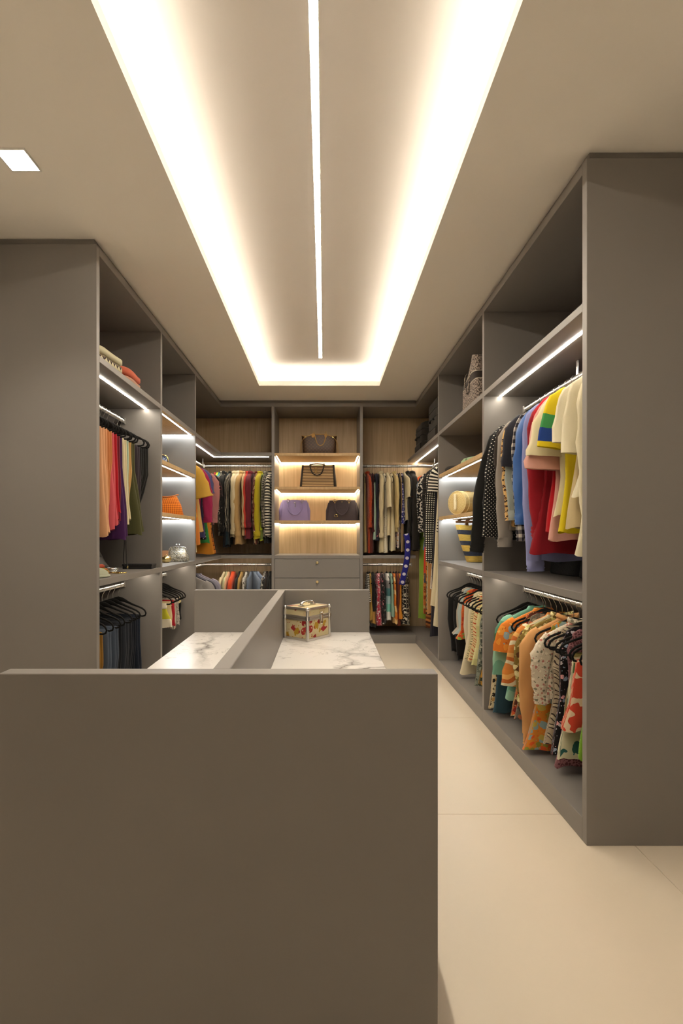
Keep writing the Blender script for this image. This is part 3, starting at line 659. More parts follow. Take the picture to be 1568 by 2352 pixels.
hang('RL2', [
 (4.62, 'trousers', 'plain black trousers', 'P', .70, 'solid:171615', dict(hw=.17, cx=.03)),
 (4.55, 'trousers', 'charcoal trousers', 'P', .76, 'solid:1d1c1b', dict(hw=.17)),
 (4.46, 'top', 'dusty white knit top', 'V', .50, 'solid:b5aa98'),
 (4.38, 'top', 'pale aqua top', 'V', .50, 'solid:a3b2ac'),
 (4.30, 'dress', 'orange poppy print dress', 'V', .52, 'floral:c85a2a,d98a3a,7d9a4a,b53a1e:20,0.5'),
 (4.22, 'trousers', 'ivory trousers with red hem', 'P', .70, 'solid:d3c8b0', dict(hw=.17)),
 (4.12, 'blouse', 'long ivory blouse', 'V', .765, 'solid:dccfae', dict(hem=.19, cx=.05, hw=.2)),
 (4.03, 'dress', 'cream dress with dark vines', 'V', .62, 'zebra:d6c99c,4a3f20,d6c99c:10,80'),
 (3.94, 'dress', 'cream dress with red palms', 'V', .62, 'zebra:d9c896,b5431f,d9c896:6,70'),
 (3.85, 'dress', 'pale pistachio dress', 'V', .63, 'bands:c9c088,bdb77e,d0c892:4'),
 (3.76, 'dress', 'grey green ruffled dress', 'V', .76, 'floral:6a6d5f,8e9484,3c423a,a3a290:34,0.6', dict(amp=.014)),
 (3.67, 'dress', 'dark green floral dress', 'V', .72, 'floral:26301f,3d4a2c,b5822c,1b2418:22,0.5'),
 (3.57, 'dress', 'dark botanical print dress', 'V', .74, 'floral:1f2a20,4a5634,8a6a2c,161d16:24,0.5'),
 (3.47, 'top', 'golden yellow print top', 'V', .56, 'floral:c9a948,2a2018,d8c070:24,0.4'),
], yaw0=5)
hang('R3', [
 (6.03, 'top', 'beige tweed top', 'T', .72, 'weave:b59c78,8f7655:90', dict(sl=.34, out=.03)),
 (5.96, 'dress', 'lime green long dress', 'V', 1.82, 'solid:7f9a35', dict(hw=.23, hem=.2, cx=.02)),
 (5.89, 'shirt', 'orange cotton shirt', 'T', .55, 'solid:d3602a', dict(sl=.2)),
 (5.82, 'dress', 'rust batik dress', 'V', 1.74, 'floral:b0622c,c9843c,8a3f1c,a99a5a:18,0.5', dict(hw=.2, hem=.19)),
 (5.75, 'dress', 'brown striped dress', 'V', 1.9, 'bands:5a3015,8a5426,3a1d10,a86a30:10', dict(hw=.19, hem=.16)),
 (5.68, 'shirt', 'pale denim shirt', 'J', .70, 'denim:8d98a8,6f7d92', dict(sl=.4)),
 (5.61, 'blouse', 'black blouse with white blossoms', 'B', .86, 'blobs:161413,c9c2b4:40,0.53', dict(sl=.56, out=.01)),
 (5.55, 'dress', 'navy blue dress', 'V', 1.36, 'solid:333a4a', dict(hw=.21)),
 (5.49, 'tunic', 'blue paisley tunic', 'V', 1.0, 'floral:4a5f9a,b9bccb,8f9cc4:30,0.4', dict(cat='tunic', hw=.22)),
 (5.43, 'dress', 'scarlet slip dress', 'V', 1.25, 'solid:c23a24', dict(hw=.25, hem=.24)),
 (5.37, 'dress', 'orange tiger print dress', 'V', 1.34, 'zebra:c77a28,1d130d,9a5a1e:8,20', dict(hw=.25, hem=.23)),
 (5.31, 'dress', 'mint lace dress', 'V', 1.64, 'lace:8fa883,c9d0b0:40', dict(hw=.24, hem=.225)),
 (5.24, 'blazer', 'black plaid blazer', 'J', .98, 'plaid:1d1a17,3d372f,16130f:16', dict(sl=.72)),
 (5.17, 'jumpsuit', 'camel jumpsuit', 'V', 1.66, 'solid:b5844f', dict(hw=.26, hem=.245, cx=.01)),
 (5.10, 'dress', 'ivory blue print dress', 'V', 1.4, 'floral:cfc8b4,5f6480,b9b2a0:26,0.4'),
 (5.04, 'dress', 'claret long dress', 'V', 1.72, 'solid:7d1424', dict(hw=.24, hem=.22)),
 (4.98, 'coat', 'black and white houndstooth coat', 'J', 1.12, 'gingham:ded7c4,16130f,16130f:44', dict(sl=.86, hem=.26, out=.03)),
 (4.92, 'dress', 'navy pinstripe dress', 'V', 1.86, 'vstripe:1d1a22,34323c:60,0.2', dict(hw=.25, hem=.26)),
 (4.87, 'dress', 'ivory tiered dress', 'V', 1.55, 'solid:ddd0ac', dict(hw=.22, hem=.255)),
 (4.81, 'blouse', 'black and white striped blouse', 'T', .8, 'hstripe:1a1714,dcd4c2:34,0.5', dict(sl=.2, hw=.19)),
 (4.76, 'dress', 'cream maxi dress', 'V', 1.74, 'solid:dbcfae', dict(hw=.20, hem=.245)),
])
hang('BRU', [
 (838, 'dress', 'olive tan long dress', 'V', 1.04, 'solid:9c8557', dict(hem=.22)),
 (845.5, 'dress', 'rust red speckled dress', 'B', 1.045, 'dots:97381c,c9804a:75,0.22,1', dict(sl=.5, hem=.2)),
 (852, 'trousers', 'long maroon trousers', 'V', 1.04, 'solid:57201a', dict(hem=.21)),
 (857.5, 'dress', 'burgundy dress with pearl buttons', 'V', .80, 'solid:431418'),
 (862.5, 'skirt', 'mint slip skirt', 'S', .89, 'solid:9db5a0'),
 (866.5, 'dress', 'navy evening dress', 'V', .90, 'solid:26283a'),
 (870.5, 'dress', 'black dress with pink edge', 'V', .86, 'floral:1a1619,1a1619,b5646e,1a1619:24,0.4'),
 (877, 'coat', 'cream linen coat', 'J', 1.04, 'solid:cdbe98', dict(sl=.62, hem=.21, th=.022)),
 (884.5, 'dress', 'white dress with grey speckles', 'V', 1.04, 'dots:c9c0a8,4a443c:70,0.25,0.8', dict(th=.022, hem=.24)),
 (893, 'blouse', 'ivory cape-sleeved blouse', 'W', .84, 'solid:d8c9a2', dict(sl=.34, out=.03, th=.022)),
 (901.5, 'trousers', 'wide white trousers', 'V', 1.02, 'solid:d6c9a4', dict(hem=.23, th=.024)),
 (908, 'blouse', 'butter yellow blouse', 'B', .80, 'solid:c9b27a', dict(sl=.5)),
 (913, 'dress', 'purple and white floral dress', 'V', .98, 'floral:cfc4b4,4a2a66,7a3a4a,d6cdb8,b5763a:22,0.45'),
 (917.5, 'dress', 'long black dress', 'V', 1.0, 'solid:1b1917'),
 (921.5, 'dress', 'tan wrap dress', 'V', 1.03, 'solid:a58a66', dict(hem=.2)),
 (926, 'dress', 'royal blue polka dot dress', 'V', .70, 'dots:1f2470,cfc9d4:24,0.3', dict(hw=.22)),
 (932, 'blouse', 'off-white cotton blouse', 'T', .66, 'solid:c9bc98', dict(sl=.2)),
 (940, 'jacket', 'black satin jacket', 'J', .9, 'solid:1d1a17', dict(sl=.6)),
 (950, 'blazer', 'large charcoal blazer', 'J', 1.02, 'solid:221e19', dict(sl=.76, out=.05, th=.034, hem=.25)),
], px=5.95)
hang('BRL', [
 (846, 'top', 'zebra stripe top', 'V', .42, 'hstripe:1a1714,c9c2b4:50,0.5'),
 (849.5, 'dress', 'mustard slip dress', 'V', .64, 'solid:a8843a'),
 (858, 'dress', 'black dress with tan spots', 'V', .72, 'bands:a37a3a,151311,151311,151311:1.6,0.2', dict(th=.022)),
 (869, 'dress', 'red and white paisley dress', 'V', .70, 'floral:96283a,c9b8b4,b53a4a,d6cac0:40,0.45', dict(th=.024)),
 (879.5, 'dress', 'black dress with blush roses', 'V', .68, 'floral:141210,141210,b5646a,141210,8f8a80:20,0.42', dict(th=.022)),
 (890.5, 'tunic', 'teal colour-block tunic', 'V', .64, 'bands:9db8b8,3c6a6c,7d7a78,cfcac0,6fae9c:2.2', dict(th=.022)),
 (899, 'dress', 'mint slip top', 'V', .60, 'solid:8fae9a'),
 (906.5, 'blouse', 'orange fringed blouse', 'V', .68, 'bands:cf7a2a,e2b878,c46a22:6,1'),
 (913, 'dress', 'dark rust dress', 'V', .70, 'solid:6a2a12'),
 (919.5, 'blouse', 'marigold wrap blouse', 'V', .62, 'solid:c98022', dict(hem=.25)),
 (929, 'dress', 'black and white baroque dress', 'V', .69, 'blobs:1a1714,cfc6b0:46,0.52', dict(th=.03, amp=.012)),
 (934.5, 'top', 'dark brown baroque top', 'V', .60, 'blobs:2a2018,a89a80:46,0.55', dict(th=.02)),
], px=6.0)
hang('BLU', [
 (488, 'tee', 'brick red tee', 'T', .46, 'solid:a63a34', dict(sl=.18)),
 (493, 'top', 'lemon yellow top', 'T', .60, 'bands:d6b93a,d6b93a,b5c832:2', dict(sl=.2)),
 (497.5, 'top', 'turquoise top', 'T', .52, 'solid:3f8f90', dict(sl=.26)),
 (502.5, 'blouse', 'black blouse with white fringe', 'B', .84, 'zebra:151310,cfc6b0,151310:9,10', dict(sl=.5)),
 (508.5, 'jacket', 'black embroidered jacket', 'J', .84, 'dots:171513,b5a88c:26,0.16,1', dict(sl=.55, th=.024)),
 (515, 'dress', 'ink black dress', 'V', .98, 'solid:161417'),
 (519, 'tunic', 'dark petrol tunic', 'V', .95, 'solid:20323a'),
 (523.5, 'blouse', 'charcoal blouse with pale stripes', 'B', .80, 'vstripe:1c1a18,a89f8c:44,0.25', dict(sl=.5)),
 (533.5, 'coat', 'oatmeal wool coat', 'J', .86, 'solid:bfb08c', dict(sl=.58, th=.03, hem=.22)),
 (542, 'jacket', 'ivory jacket with black piping', 'J', .80, 'solid:c9bb9c', dict(sl=.5, th=.024)),
 (550, 'coat', 'long camel coat', 'J', .94, 'solid:b08f5c', dict(sl=.6, th=.03, hem=.25)),
 (557, 'blouse', 'sand beige blouse', 'B', .84, 'solid:b89c72', dict(sl=.5)),
 (562.5, 'blouse', 'coral red blouse', 'B', .84, 'solid:b33426', dict(sl=.5)),
 (570, 'hoodie', 'burgundy hooded dress', 'J', .88, 'solid:641c26', dict(sl=.5, th=.032, hem=.25)),
 (577.5, 'dress', 'dark plum dress', 'V', .86, 'solid:3a1a1e', dict(th=.024)),
 (584.5, 'dress', 'brown dress with cream ovals', 'B', .94, 'dots:541f12,cdb68c:14,0.3,0.3', dict(sl=.55)),
 (593.5, 'blouse', 'chartreuse balloon-sleeved blouse', 'B', .88, 'solid:a8981c', dict(sl=.60, th=.036, hem=.25)),
 (600, 'top', 'neon lime top', 'V', .90, 'bands:a8b82c,5f6a2c,a8b82c:3'),
 (605.5, 'jacket', 'houndstooth check jacket', 'J', .86, 'gingham:bfb6a2,1c1915,1c1915:60', dict(sl=.5, th=.02)),
 (611.5, 'dress', 'black knit dress', 'V', .93, 'solid:191715'),
 (617.5, 'sweater', 'black and white striped sweater', 'B', .86, 'hstripe:171513,cbc2ae:30,0.5', dict(sl=.6, th=.028)),
], px=5.95)
hang('BLL', [
 (512, 'shirt', 'cream cotton shirt', 'T', .5, 'solid:c2b290'), (517.5, 'top', 'pale green top', 'T', .5, 'solid:b9b48c'), (522, 'top', 'peach pink top', 'T', .5, 'solid:c9a07c'),
 (531.5, 'top', 'vivid orange top', 'T', .5, 'solid:cf4a22', dict(th=.026)), (547.5, 'top', 'black vest top', 'T', .52, 'solid:171513'), (552, 'top', 'dull gold top', 'T', .5, 'solid:a8864a'),
 (564, 'top', 'white net top', 'T', .5, 'lace:c9c4b8,4a4640:60'), (574.5, 'jacket', 'grey blue denim jacket', 'T', .5, 'denim:6d7888,525c6c'), (580, 'shirt', 'faded denim shirt', 'T', .5, 'denim:8a95a5,6a7688', dict(yaw=24)),
 (586, 'shirt', 'light chambray shirt', 'T', .5, 'denim:93a0b0,7482a0', dict(yaw=36)), (605.5, 'top', 'white spotted top', 'T', .5, 'blobs:1c1917,c9c2b4:50,0.55'), (610, 'top', 'dark brown top', 'T', .5, 'solid:241a14'), (619, 'top', 'jet black top', 'T', .5, 'solid:141210'),
], px=6.0)
hang('CU', [
 (4.86, 'dress', 'ivory long dress', 'V', 1.0, 'solid:c9b68c', dict(hw=.22)),
 (4.96, 'blouse', 'mustard yellow blouse', 'W', .66, 'solid:c4993c', dict(sl=.28, out=.03)),
 (5.04, 'dress', 'tangerine dress', 'V', .93, 'solid:cf8038', dict(hw=.22)),
 (5.12, 'top', 'apricot top', 'V', .8, 'solid:cfa864', dict(hw=.23)),
 (5.20, 'blouse', 'fuchsia bell-sleeved blouse', 'B', .80, 'solid:94204a', dict(sl=.46, out=.05)),
 (5.28, 'tunic', 'slate blue tunic', 'T', .86, 'solid:4a4a72', dict(sl=.2)),
 (5.35, 'dress', 'navy dress with white dots', 'V', .88, 'dots:17161f,b9b4b0:40,0.2'),
 (5.41, 'skirt', 'emerald green skirt', 'V', .92, 'solid:2f7a3a', dict(hw=.22)),
 (5.49, 'skirt', 'amber orange long skirt', 'V', 1.04, 'solid:b8771f', dict(hw=.22, hem=.27)),
 (5.56, 'dress', 'orange and black plaid dress', 'V', 1.04, 'plaid:b06a1e,2a1810,8a3f18:22', dict(hw=.22, hem=.27)),
 (5.63, 'dress', 'black maxi dress', 'V', 1.0, 'solid:15120f', dict(hw=.23, hem=.26)),
 (5.70, 'top', 'dusty rose top', 'B', .72, 'solid:a8706c', dict(sl=.45)),
 (5.77, 'tee', 'black floral tee', 'T', .5, 'floral:171312,171312,b5585a,171312:26,0.4'),
])
hang('CL', [(5.80, 'shirt', 'lavender grey shirt', 'T', .5, 'solid:8f8a98'), (5.70, 'shirt', 'pale slate shirt', 'T', .5, 'solid:7d7a86'), (5.60, 'top', 'dark grey top', 'T', .5, 'solid:3a3840'), (5.52, 'top', 'ash grey top', 'T', .5, 'solid:8f8a86')], yaw0=-8)
hang('LU1', [
 (3.63, 'trousers', 'black flared trousers', 'P', .68, 'solid:1b1a18', dict(hw=.17, hem=.10, cx=.02)),
 (3.575, 'trousers', 'black tailored trousers', 'P', .72, 'solid:181716', dict(hw=.17, hem=.11)),
 (3.51, 'trousers', 'charcoal purple trousers', 'P', .76, 'solid:332a30', dict(hw=.17, hem=.17)),
 (3.41, 'trousers', 'olive green trousers', 'P', .83, 'solid:4b4a2a', dict(hw=.16, hem=.23, cx=.015)),
 (3.35, 'trousers', 'golden tan trousers', 'P', .66, 'solid:b98f55', dict(hw=.17, hem=.16)),
 (3.30, 'trousers', 'mint green trousers', 'P', .74, 'solid:9fb5a0', dict(hw=.175, hem=.17)),
 (3.255, 'trousers', 'cream trousers', 'P', .76, 'solid:cdbf98', dict(hw=.175, hem=.2)),
 (3.185, 'trousers', 'deep purple trousers', 'P', .86, 'solid:3f1a4a', dict(hw=.175, hem=.215)),
 (3.135, 'trousers', 'dark ruby trousers', 'P', .76, 'solid:6a0f1c', dict(hw=.18, hem=.19)),
 (3.09, 'trousers', 'bright red trousers', 'P', .74, 'solid:a8101e', dict(hw=.185, hem=.21)),
 (3.04, 'trousers', 'coral pink trousers', 'P', .80, 'solid:c4555c', dict(hw=.185, hem=.21)),
 (2.995, 'trousers', 'terracotta trousers', 'P', .70, 'solid:b5713f', dict(hw=.19, hem=.17)),
 (2.95, 'trousers', 'peach pleated trousers', 'P', .78, 'solid:cd9468', dict(hw=.19, hem=.2)),
 (2.905, 'trousers', 'pale peach trousers', 'P', .84, 'solid:cf9c72', dict(hw=.19, hem=.225)),
 (2.85, 'trousers', 'brown animal print trousers', 'P', .90, 'leopard:a8702f,4a2a12,7a4a1e:40', dict(hw=.18, hem=.16)),
 (2.79, 'trousers', 'beige trousers nearest the end panel', 'P', .8, 'solid:cfae84', dict(hw=.15, hem=.13)),
])
hang('LL1', [
 (3.60, 'jeans', 'ink blue jeans', 'P', .76, 'denim:1f2734,161c26', dict(hw=.15, hem=.17, cx=.0)),
 (3.50, 'jeans', 'midnight denim jeans', 'P', .78, 'denim:1c212b,12151c', dict(hw=.16)),
 (3.42, 'jeans', 'faded black jeans', 'P', .78, 'denim:2d3036,1c1e22', dict(hw=.16)),
 (3.33, 'jeans', 'dark grey jeans', 'P', .78, 'denim:33373e,202328', dict(hw=.17)),
 (3.24, 'jeans', 'black denim jeans', 'P', .78, 'denim:1f2126,141519', dict(hw=.17)),
 (3.14, 'jeans', 'steel blue jeans', 'P', .78, 'denim:545e6c,3a424e', dict(hw=.18)),
 (3.05, 'jeans', 'washed blue jeans', 'P', .78, 'denim:5f6a78,444d5a', dict(hw=.18)),
 (2.95, 'trousers', 'mustard corduroy trousers', 'P', .60, 'solid:8f6826', dict(hw=.17)),
], yaw0=-10)
hang('LL2', [
 (4.60, 'shorts', 'black shorts with pale daisies', 'S', .40, 'floral:161512,161512,cfc08c,161512:14,0.38', dict(hem=.17)),
 (4.53, 'shorts', 'white lace shorts', 'S', .44, 'lace:bdb4a8,8a8278:60', dict(hem=.18)),
 (4.46, 'shorts', 'striped grey shorts', 'S', .46, 'vstripe:c4baa8,8f8678:60,0.4', dict(hem=.17)),
 (4.38, 'shorts', 'red shorts', 'S', .42, 'solid:a31826', dict(hem=.18)),
 (4.30, 'shorts', 'cream shorts', 'S', .40, 'solid:cdb98c', dict(hem=.18)),
 (4.20, 'shorts', 'lime trimmed white shorts', 'S', .40, 'bands:b5b02c,d6ccb4,d6ccb4,d6ccb4:3'),
], yaw0=-6)

# ---------------------------------------------------------------- bags and small things
def ringbody(rings, n=36, pw=0.35, cap_top=True, face=None):
    """rings (z, half x, half y, cx, cy); rounded-box section; UV planar"""
    V = []; F = []; UV = []
    for z, a, b, cx, cy in rings:
        for j in range(n):
            an = 2 * math.pi * (j + 0.5) / n; c_, s_ = math.cos(an), math.sin(an)
            x = cx + a * math.copysign(abs(c_) ** pw, c_); y = cy + b * math.copysign(abs(s_) ** pw, s_)
            V.append((x, y, z)); UV.append((x + (0.5 if s_ > 0 else 0) + y, z))
    m = len(rings)
    for i in range(m - 1):
        for j in range(n): F.append([i * n + j, i * n + (j + 1) % n, (i + 1) * n + (j + 1) % n, (i + 1) * n + j])
    F.append(list(range(n - 1, -1, -1)))
    if cap_top: F.append([(m - 1) * n + j for j in range(n)])
    return V, F, UV
def lp(name, pts, ra, m, parent, rb=None, closed=False, up=(0, 1, 0), n=8, k=4, uv=True):
    P = smoothpath(pts, k) if k > 1 and not closed else pts
    V, F = sweep(P, ra, rb, n, closed=closed, up=up); return ob(name, V, F, m, parent, True, [(v[0] + v[1], v[2]) for v in V])
def ringpts(cx, cy, cz, r, plane='xz', n=14, ry=None):
    ry = ry or r; out = []
    for k in range(n):
        a = 2 * math.pi * k / n
        out.append((cx + r * math.cos(a), cy, cz + ry * math.sin(a)) if plane == 'xz' else ((cx, cy + r * math.cos(a), cz + ry * math.sin(a)) if plane == 'yz' else (cx + r * math.cos(a), cy + ry * math.sin(a), cz)))
    return out
def patch(name, poly, y0, y1, m, parent):
    """flat piece in the xz plane with thickness along y"""
    n = len(poly); V = [(x, y0, z) for x, z in poly] + [(x, y1, z) for x, z in poly]; F = [list(range(n)), list(range(2 * n - 1, n - 1, -1))]
    for i in range(n): j = (i + 1) % n; F.append([j, i, n + i, n + j])
    return ob(name, V, F, m, parent, False, [(v[0], v[2]) for v in V])
tan_l = fab('leather:c79a55'); dark_l = fab('leather:2e2622')
def mono():
    t = NT('brown_monogram_canvas'); u = t.uv(1, 1, R(45)); v = t.voro(u, 34, 0.0); v2 = t.voro(t.uv(1, 1, R(45)), 68, 0.0)
    a = t.math('MULTIPLY', t.math('LESS_THAN', v.outputs['Distance'], 0.30), t.math('GREATER_THAN', v.outputs['Distance'], 0.14)); b = t.math('LESS_THAN', v2.outputs['Distance'], 0.16)
    c = t.mix(t.math('MULTIPLY', t.math('MAXIMUM', a, b), 0.4), '#3a2414', '#7a5730'); return t.out(c, 0.5)
# brown tote on the top lit shelf
e = empty('tote_bag', (-0.058, 6.09, 2.2055)); tag(e, 'brown patterned tote with tan straps on the top lit shelf', 'bag')
V, F, UV = ringbody([(0, .188, .07, 0, 0), (.012, .195, .075, 0, 0), (.13, .202, .072, 0, 0), (.225, .209, .06, 0, 0), (.25, .211, .055, 0, 0)], 40, .4, False)
V = [(x, y, z + (.022 * math.cos(x / .211 * 2.6 * 1.6) * max(0, (z - .13)) / .12)) for x, y, z in V]; ob('body', V, F, mono(), e, True, UV)
top = [(v[0], v[1], v[2] + .002) for v in V[-40:]]; lp('trim', top, .0035, tan_l, e, .005, True, (0, 0, 1))
for s, yy in ((-1, -.075), (1, .06)):
    lp('strap', [(-.063, yy * .75, .285), (-.058, yy, .255), (-.045, yy, .20), (-.02, yy, .135), (.015, yy, .115), (.05, yy, .135), (.072, yy, .20), (.078, yy, .255), (.082, yy * .75, .285)], .0055, tan_l, e, .003)
for x in (-.075, .078):
    patch('strap_patch', [(x + .017 * math.cos(a), .236 + .026 * math.sin(a)) for a in [2 * math.pi * k / 12 for k in range(12)]], -.078, -.069, tan_l, e)
for s in (-1, 1):
    ey = lp('eyelet', ringpts(s * .165, -.073, .215, .008), .003, M['gold'], e, closed=True)
    lp('lace', [(s * .165, -.078, .215), (s * .19, -.075, .19), (s * .218, -.05, .145), (s * .226, -.03, .08), (s * .232, -.03, .003)], .0026, tan_l, e)
    lp('lace', [(s * .165, -.078, .215), (s * .195, -.07, .185), (s * .212, -.05, .12), (s * .214, -.02, .05), (s * .217, -.02, .003)], .0024, tan_l, e)
# striped tote
e = empty('tote_bag', (-0.068, 6.10, 1.8155), (0, 0, R(-5))); tag(e, 'cream and brown striped tote with dark leather trim and gold clasp', 'bag')
V, F, UV = ringbody([(0, .213, .075, 0, 0), (.01, .219, .08, 0, 0), (.13, .207, .07, 0, 0), (.275, .192, .05, 0, 0)], 40, .3, True); ob('body', V, F, fab('hstripe:c7a678,3f2d20:54,0.42'), e, True, UV)
for s in (-1, 1):
    patch('leather_edge', [(s * .222, 0.001), (s * .19, 0.001), (s * .172, .277), (s * .198, .277)], -.083, .083, dark_l, e) if False else None
    V, F, UV = ringbody([(0.001, .016, .083, s * .205, 0), (.13, .014, .074, s * .196, 0), (.279, .012, .054, s * .184, 0)], 16, .4); ob('leather_edge', V, F, dark_l, e, True, UV)
lp('handle', [(-.095, -.05, .29), (-.094, -.072, .262), (-.075, -.08, .20), (-.045, -.082, .165), (-.01, -.083, .152), (.03, -.082, .165), (.055, -.08, .20), (.072, -.072, .262), (.072, -.05, .295)], .0075, dark_l, e, .004)
lp('handle', [(-.115, .02, .27), (-.10, .03, .29), (-.04, .035, .305), (.03, .035, .300), (.075, .03, .285), (.09, .02, .27)], .007, dark_l, e, .004)
lp('clasp', [(-.022 + .013 * math.sin(2 * a) * 1.0, -.079, .213 + .03 * math.cos(a)) for a in [2 * math.pi * k / 24 for k in range(24)]], .0032, M['gold'], e, closed=True)
# lavender satchel
def satchel(loc, rot, label, c, metal, w0, w1, h, emblem):
    e = empty('satchel_bag', loc, (0, 0, R(rot))); tag(e, label, 'bag'); lm = fab('leather:' + c)
    V, F, UV = ringbody([(0, w0, .078, 0, 0), (.008, w0 + .004, .082, 0, 0), (h * .5, (w0 + w1) / 2, .07, 0, 0), (h * .95, w1, .05, 0, 0), (h, w1 - .003, .046, 0, 0)], 36, .2); ob('body', V, F, lm, e, True, UV)
    patch('flap', [(-.045, h + .002), (-.055, h * .62), (-.045, h * .55), (.045, h * .55), (.055, h * .62), (.045, h + .002)], -.073, -.064, lm, e)
    for x in (-.085, .085):
        lp('ring', ringpts(x, -.062, h - .004, .017), .0028, metal, e, closed=True); lbox('clip', x - .005, x + .005, -.078, -.068, h - .045, h - .018, metal, e)
    lp('handle', [(-.085, -.082, h - .04), (-.08, -.096, h - .09), (-.055, -.104, h - .145), (0, -.106, h - .178), (.055, -.104, h - .145), (.08, -.096, h - .09), (.085, -.082, h - .04)], .0085, lm, e)
    for s in (-1, 1):
        V, F, UV = ringbody([(0.002, .012, .07, s * (w0 + .008), 0), (h * .5, .02, .06, s * ((w0 + w1) / 2 + .012), 0), (h * .9, .008, .042, s * (w1 + .004), 0)], 16, .6); ob('side_gusset', V, F, lm, e, True, UV)
    if emblem == 'D':
        P = [(-.07 + .021 * math.cos(a), -.088, .052 + .024 * math.sin(a)) for a in [math.pi * k / 10 for k in range(11)]] + [(-.07 + x, -.088, .046) for x in (-.021, -.01, .0, .01, .021)]
        lp('emblem', P, .003, metal, e, closed=True); lp('emblem_bar', [(-.091, -.0885, .046), (-.049, -.0885, .046)], .003, metal, e, k=1)
        lbox('stamp', -.009, .009, -.0745, -.0728, h - .022, h - .018, M['gold'], e, bev=0)
    else:
        lp('charm', ringpts(-.002, -.078, h - .035, .007, ry=.010), .0026, metal, e, closed=True); lp('charm_tag', [(.004, -.079, h - .03), (.006, -.08, h - .055), (.002, -.08, h - .078), (.008, -.08, h - .082)], .004, metal, e, k=3)
    return e
plain('silver', (0.85, 0.85, 0.86), 0.2, 1.0, 0.02)
satchel((-0.355, 6.08, 1.4255), 6, 'lavender leather satchel with silver rings on the lit shelf', 'a08fc0', M['silver'], .165, .15, .245, 'charm')
satchel((0.222, 6.10, 1.4255), -7, 'dark taupe leather satchel with gold rings on the lit shelf', '43363a', M['gold'], .178, .158, .245, 'D')
# left lit shelves
e = empty('clutch_bag', (-1.405, 4.47, 1.4255), (0, 0, R(14))); tag(e, 'orange woven clutch bag with pinched top', 'bag')
V, F, UV = ringbody([(0, .15, .045, 0, 0), (.01, .157, .05, 0, 0), (.10, .135, .045, 0, 0), (.17, .105, .028, 0, 0), (.185, .10, .018, 0, 0)], 32, .5); V = [(x, y, z - .018 * (1 - (x / .16) ** 2) * (z > .15)) for x, y, z in V]; ob('body', V, F, fab('weave:d8781f,9a4a10:85'), e, True, UV)
lp('top_frame', [(-.10, -.012, .186), (-.05, -.02, .172), (0, -.022, .168), (.05, -.02, .172), (.10, -.012, .186), (.112, 0, .188)], .005, fab('leather:c26a1c'), e); lbox('clasp', -.018, .018, -.030, -.022, .150, .157, M['gold'], e)
e = empty('clutch_bag', (-1.39, 4.22, 1.8155), (0, 0, R(10))); tag(e, 'small navy sequined clutch on the second left lit shelf', 'bag')
V, F, UV = ringbody([(0, .085, .03, 0, 0), (.01, .09, .034, 0, 0), (.08, .078, .028, 0, 0), (.105, .06, .012, 0, 0)], 28, .5); ob('body', V, F, fab('glitter:20242f,4a5568,8a8f9c,151821'), e, True, UV)
lp('frame', [(.09, 0, .02), (.082, 0, .08), (.06, 0, .108), (0, 0, .112), (-.06, 0, .108), (-.082, 0, .08)], .005, M['gold'], e)
e = empty('coin_purse', (-1.30, 4.50, 1.0205), (0, 0, R(8))); tag(e, 'silver glitter kiss-lock purse', 'bag')
V, F, UV = ringbody([(0, .086, .028, 0, 0), (.012, .097, .034, 0, 0), (.045, .093, .033, 0, 0), (.09, .074, .022, 0, 0), (.128, .058, .010, 0, 0)], 32, .55); ob('body', V, F, fab('glitter:d8d6cc,8f8c80,f0eee4,b5a67c,6a675f,c9c7be'), e, True, UV)
lp('frame', [(-.078, -.012, .088), (-.07, -.014, .118), (-.05, -.014, .130), (0, -.014, .132), (.05, -.014, .130), (.07, -.014, .118), (.078, -.012, .088)], .0038, M['silver'], e)
for s in (-1, 1): V, F = lathe([(.002, .130), (.003, .138), (.008, .143), (.009, .149), (.006, .155), (.001, .157)], 12, s * .012, -.01); ob('clasp_bead', V, F, M['silver'], e, True)
e = empty('evening_clutch', (-1.352, 4.33, 1.0205), (0, 0, R(20))); tag(e, 'small ribbed gold shell clutch beside the silver purse', 'bag')
V, F, UV = ringbody([(0, .02, .016, 0, 0), (.012, .038, .026, 0, 0), (.03, .044, .03, 0, 0), (.048, .036, .024, 0, 0), (.058, .016, .012, 0, 0)], 30, 1.0); V = [(x * (1 + .05 * math.sin(40 * math.atan2(y, x))), y * (1 + .05 * math.sin(40 * math.atan2(y, x))), z) for x, y, z in V]; ob('body', V, F, M['gold'], e, True, UV); V, F = lathe([(.003, .056), (.006, .060), (.005, .066), (.001, .068)], 10); ob('clasp', V, F, M['gold'], e, True)
e = empty('wallet', (-1.415, 4.42, 1.0205), (0, 0, R(12))); tag(e, 'upright tan leather wallet behind the gold shell clutch', 'wallet')
lbox('body', -.07, .05, -.012, .012, 0, .10, fab('leather:b5835c'), e, .006, 2); lbox('flap', -.071, .051, -.0145, -.012, .055, .101, fab('leather:b5835c'), e, .001)
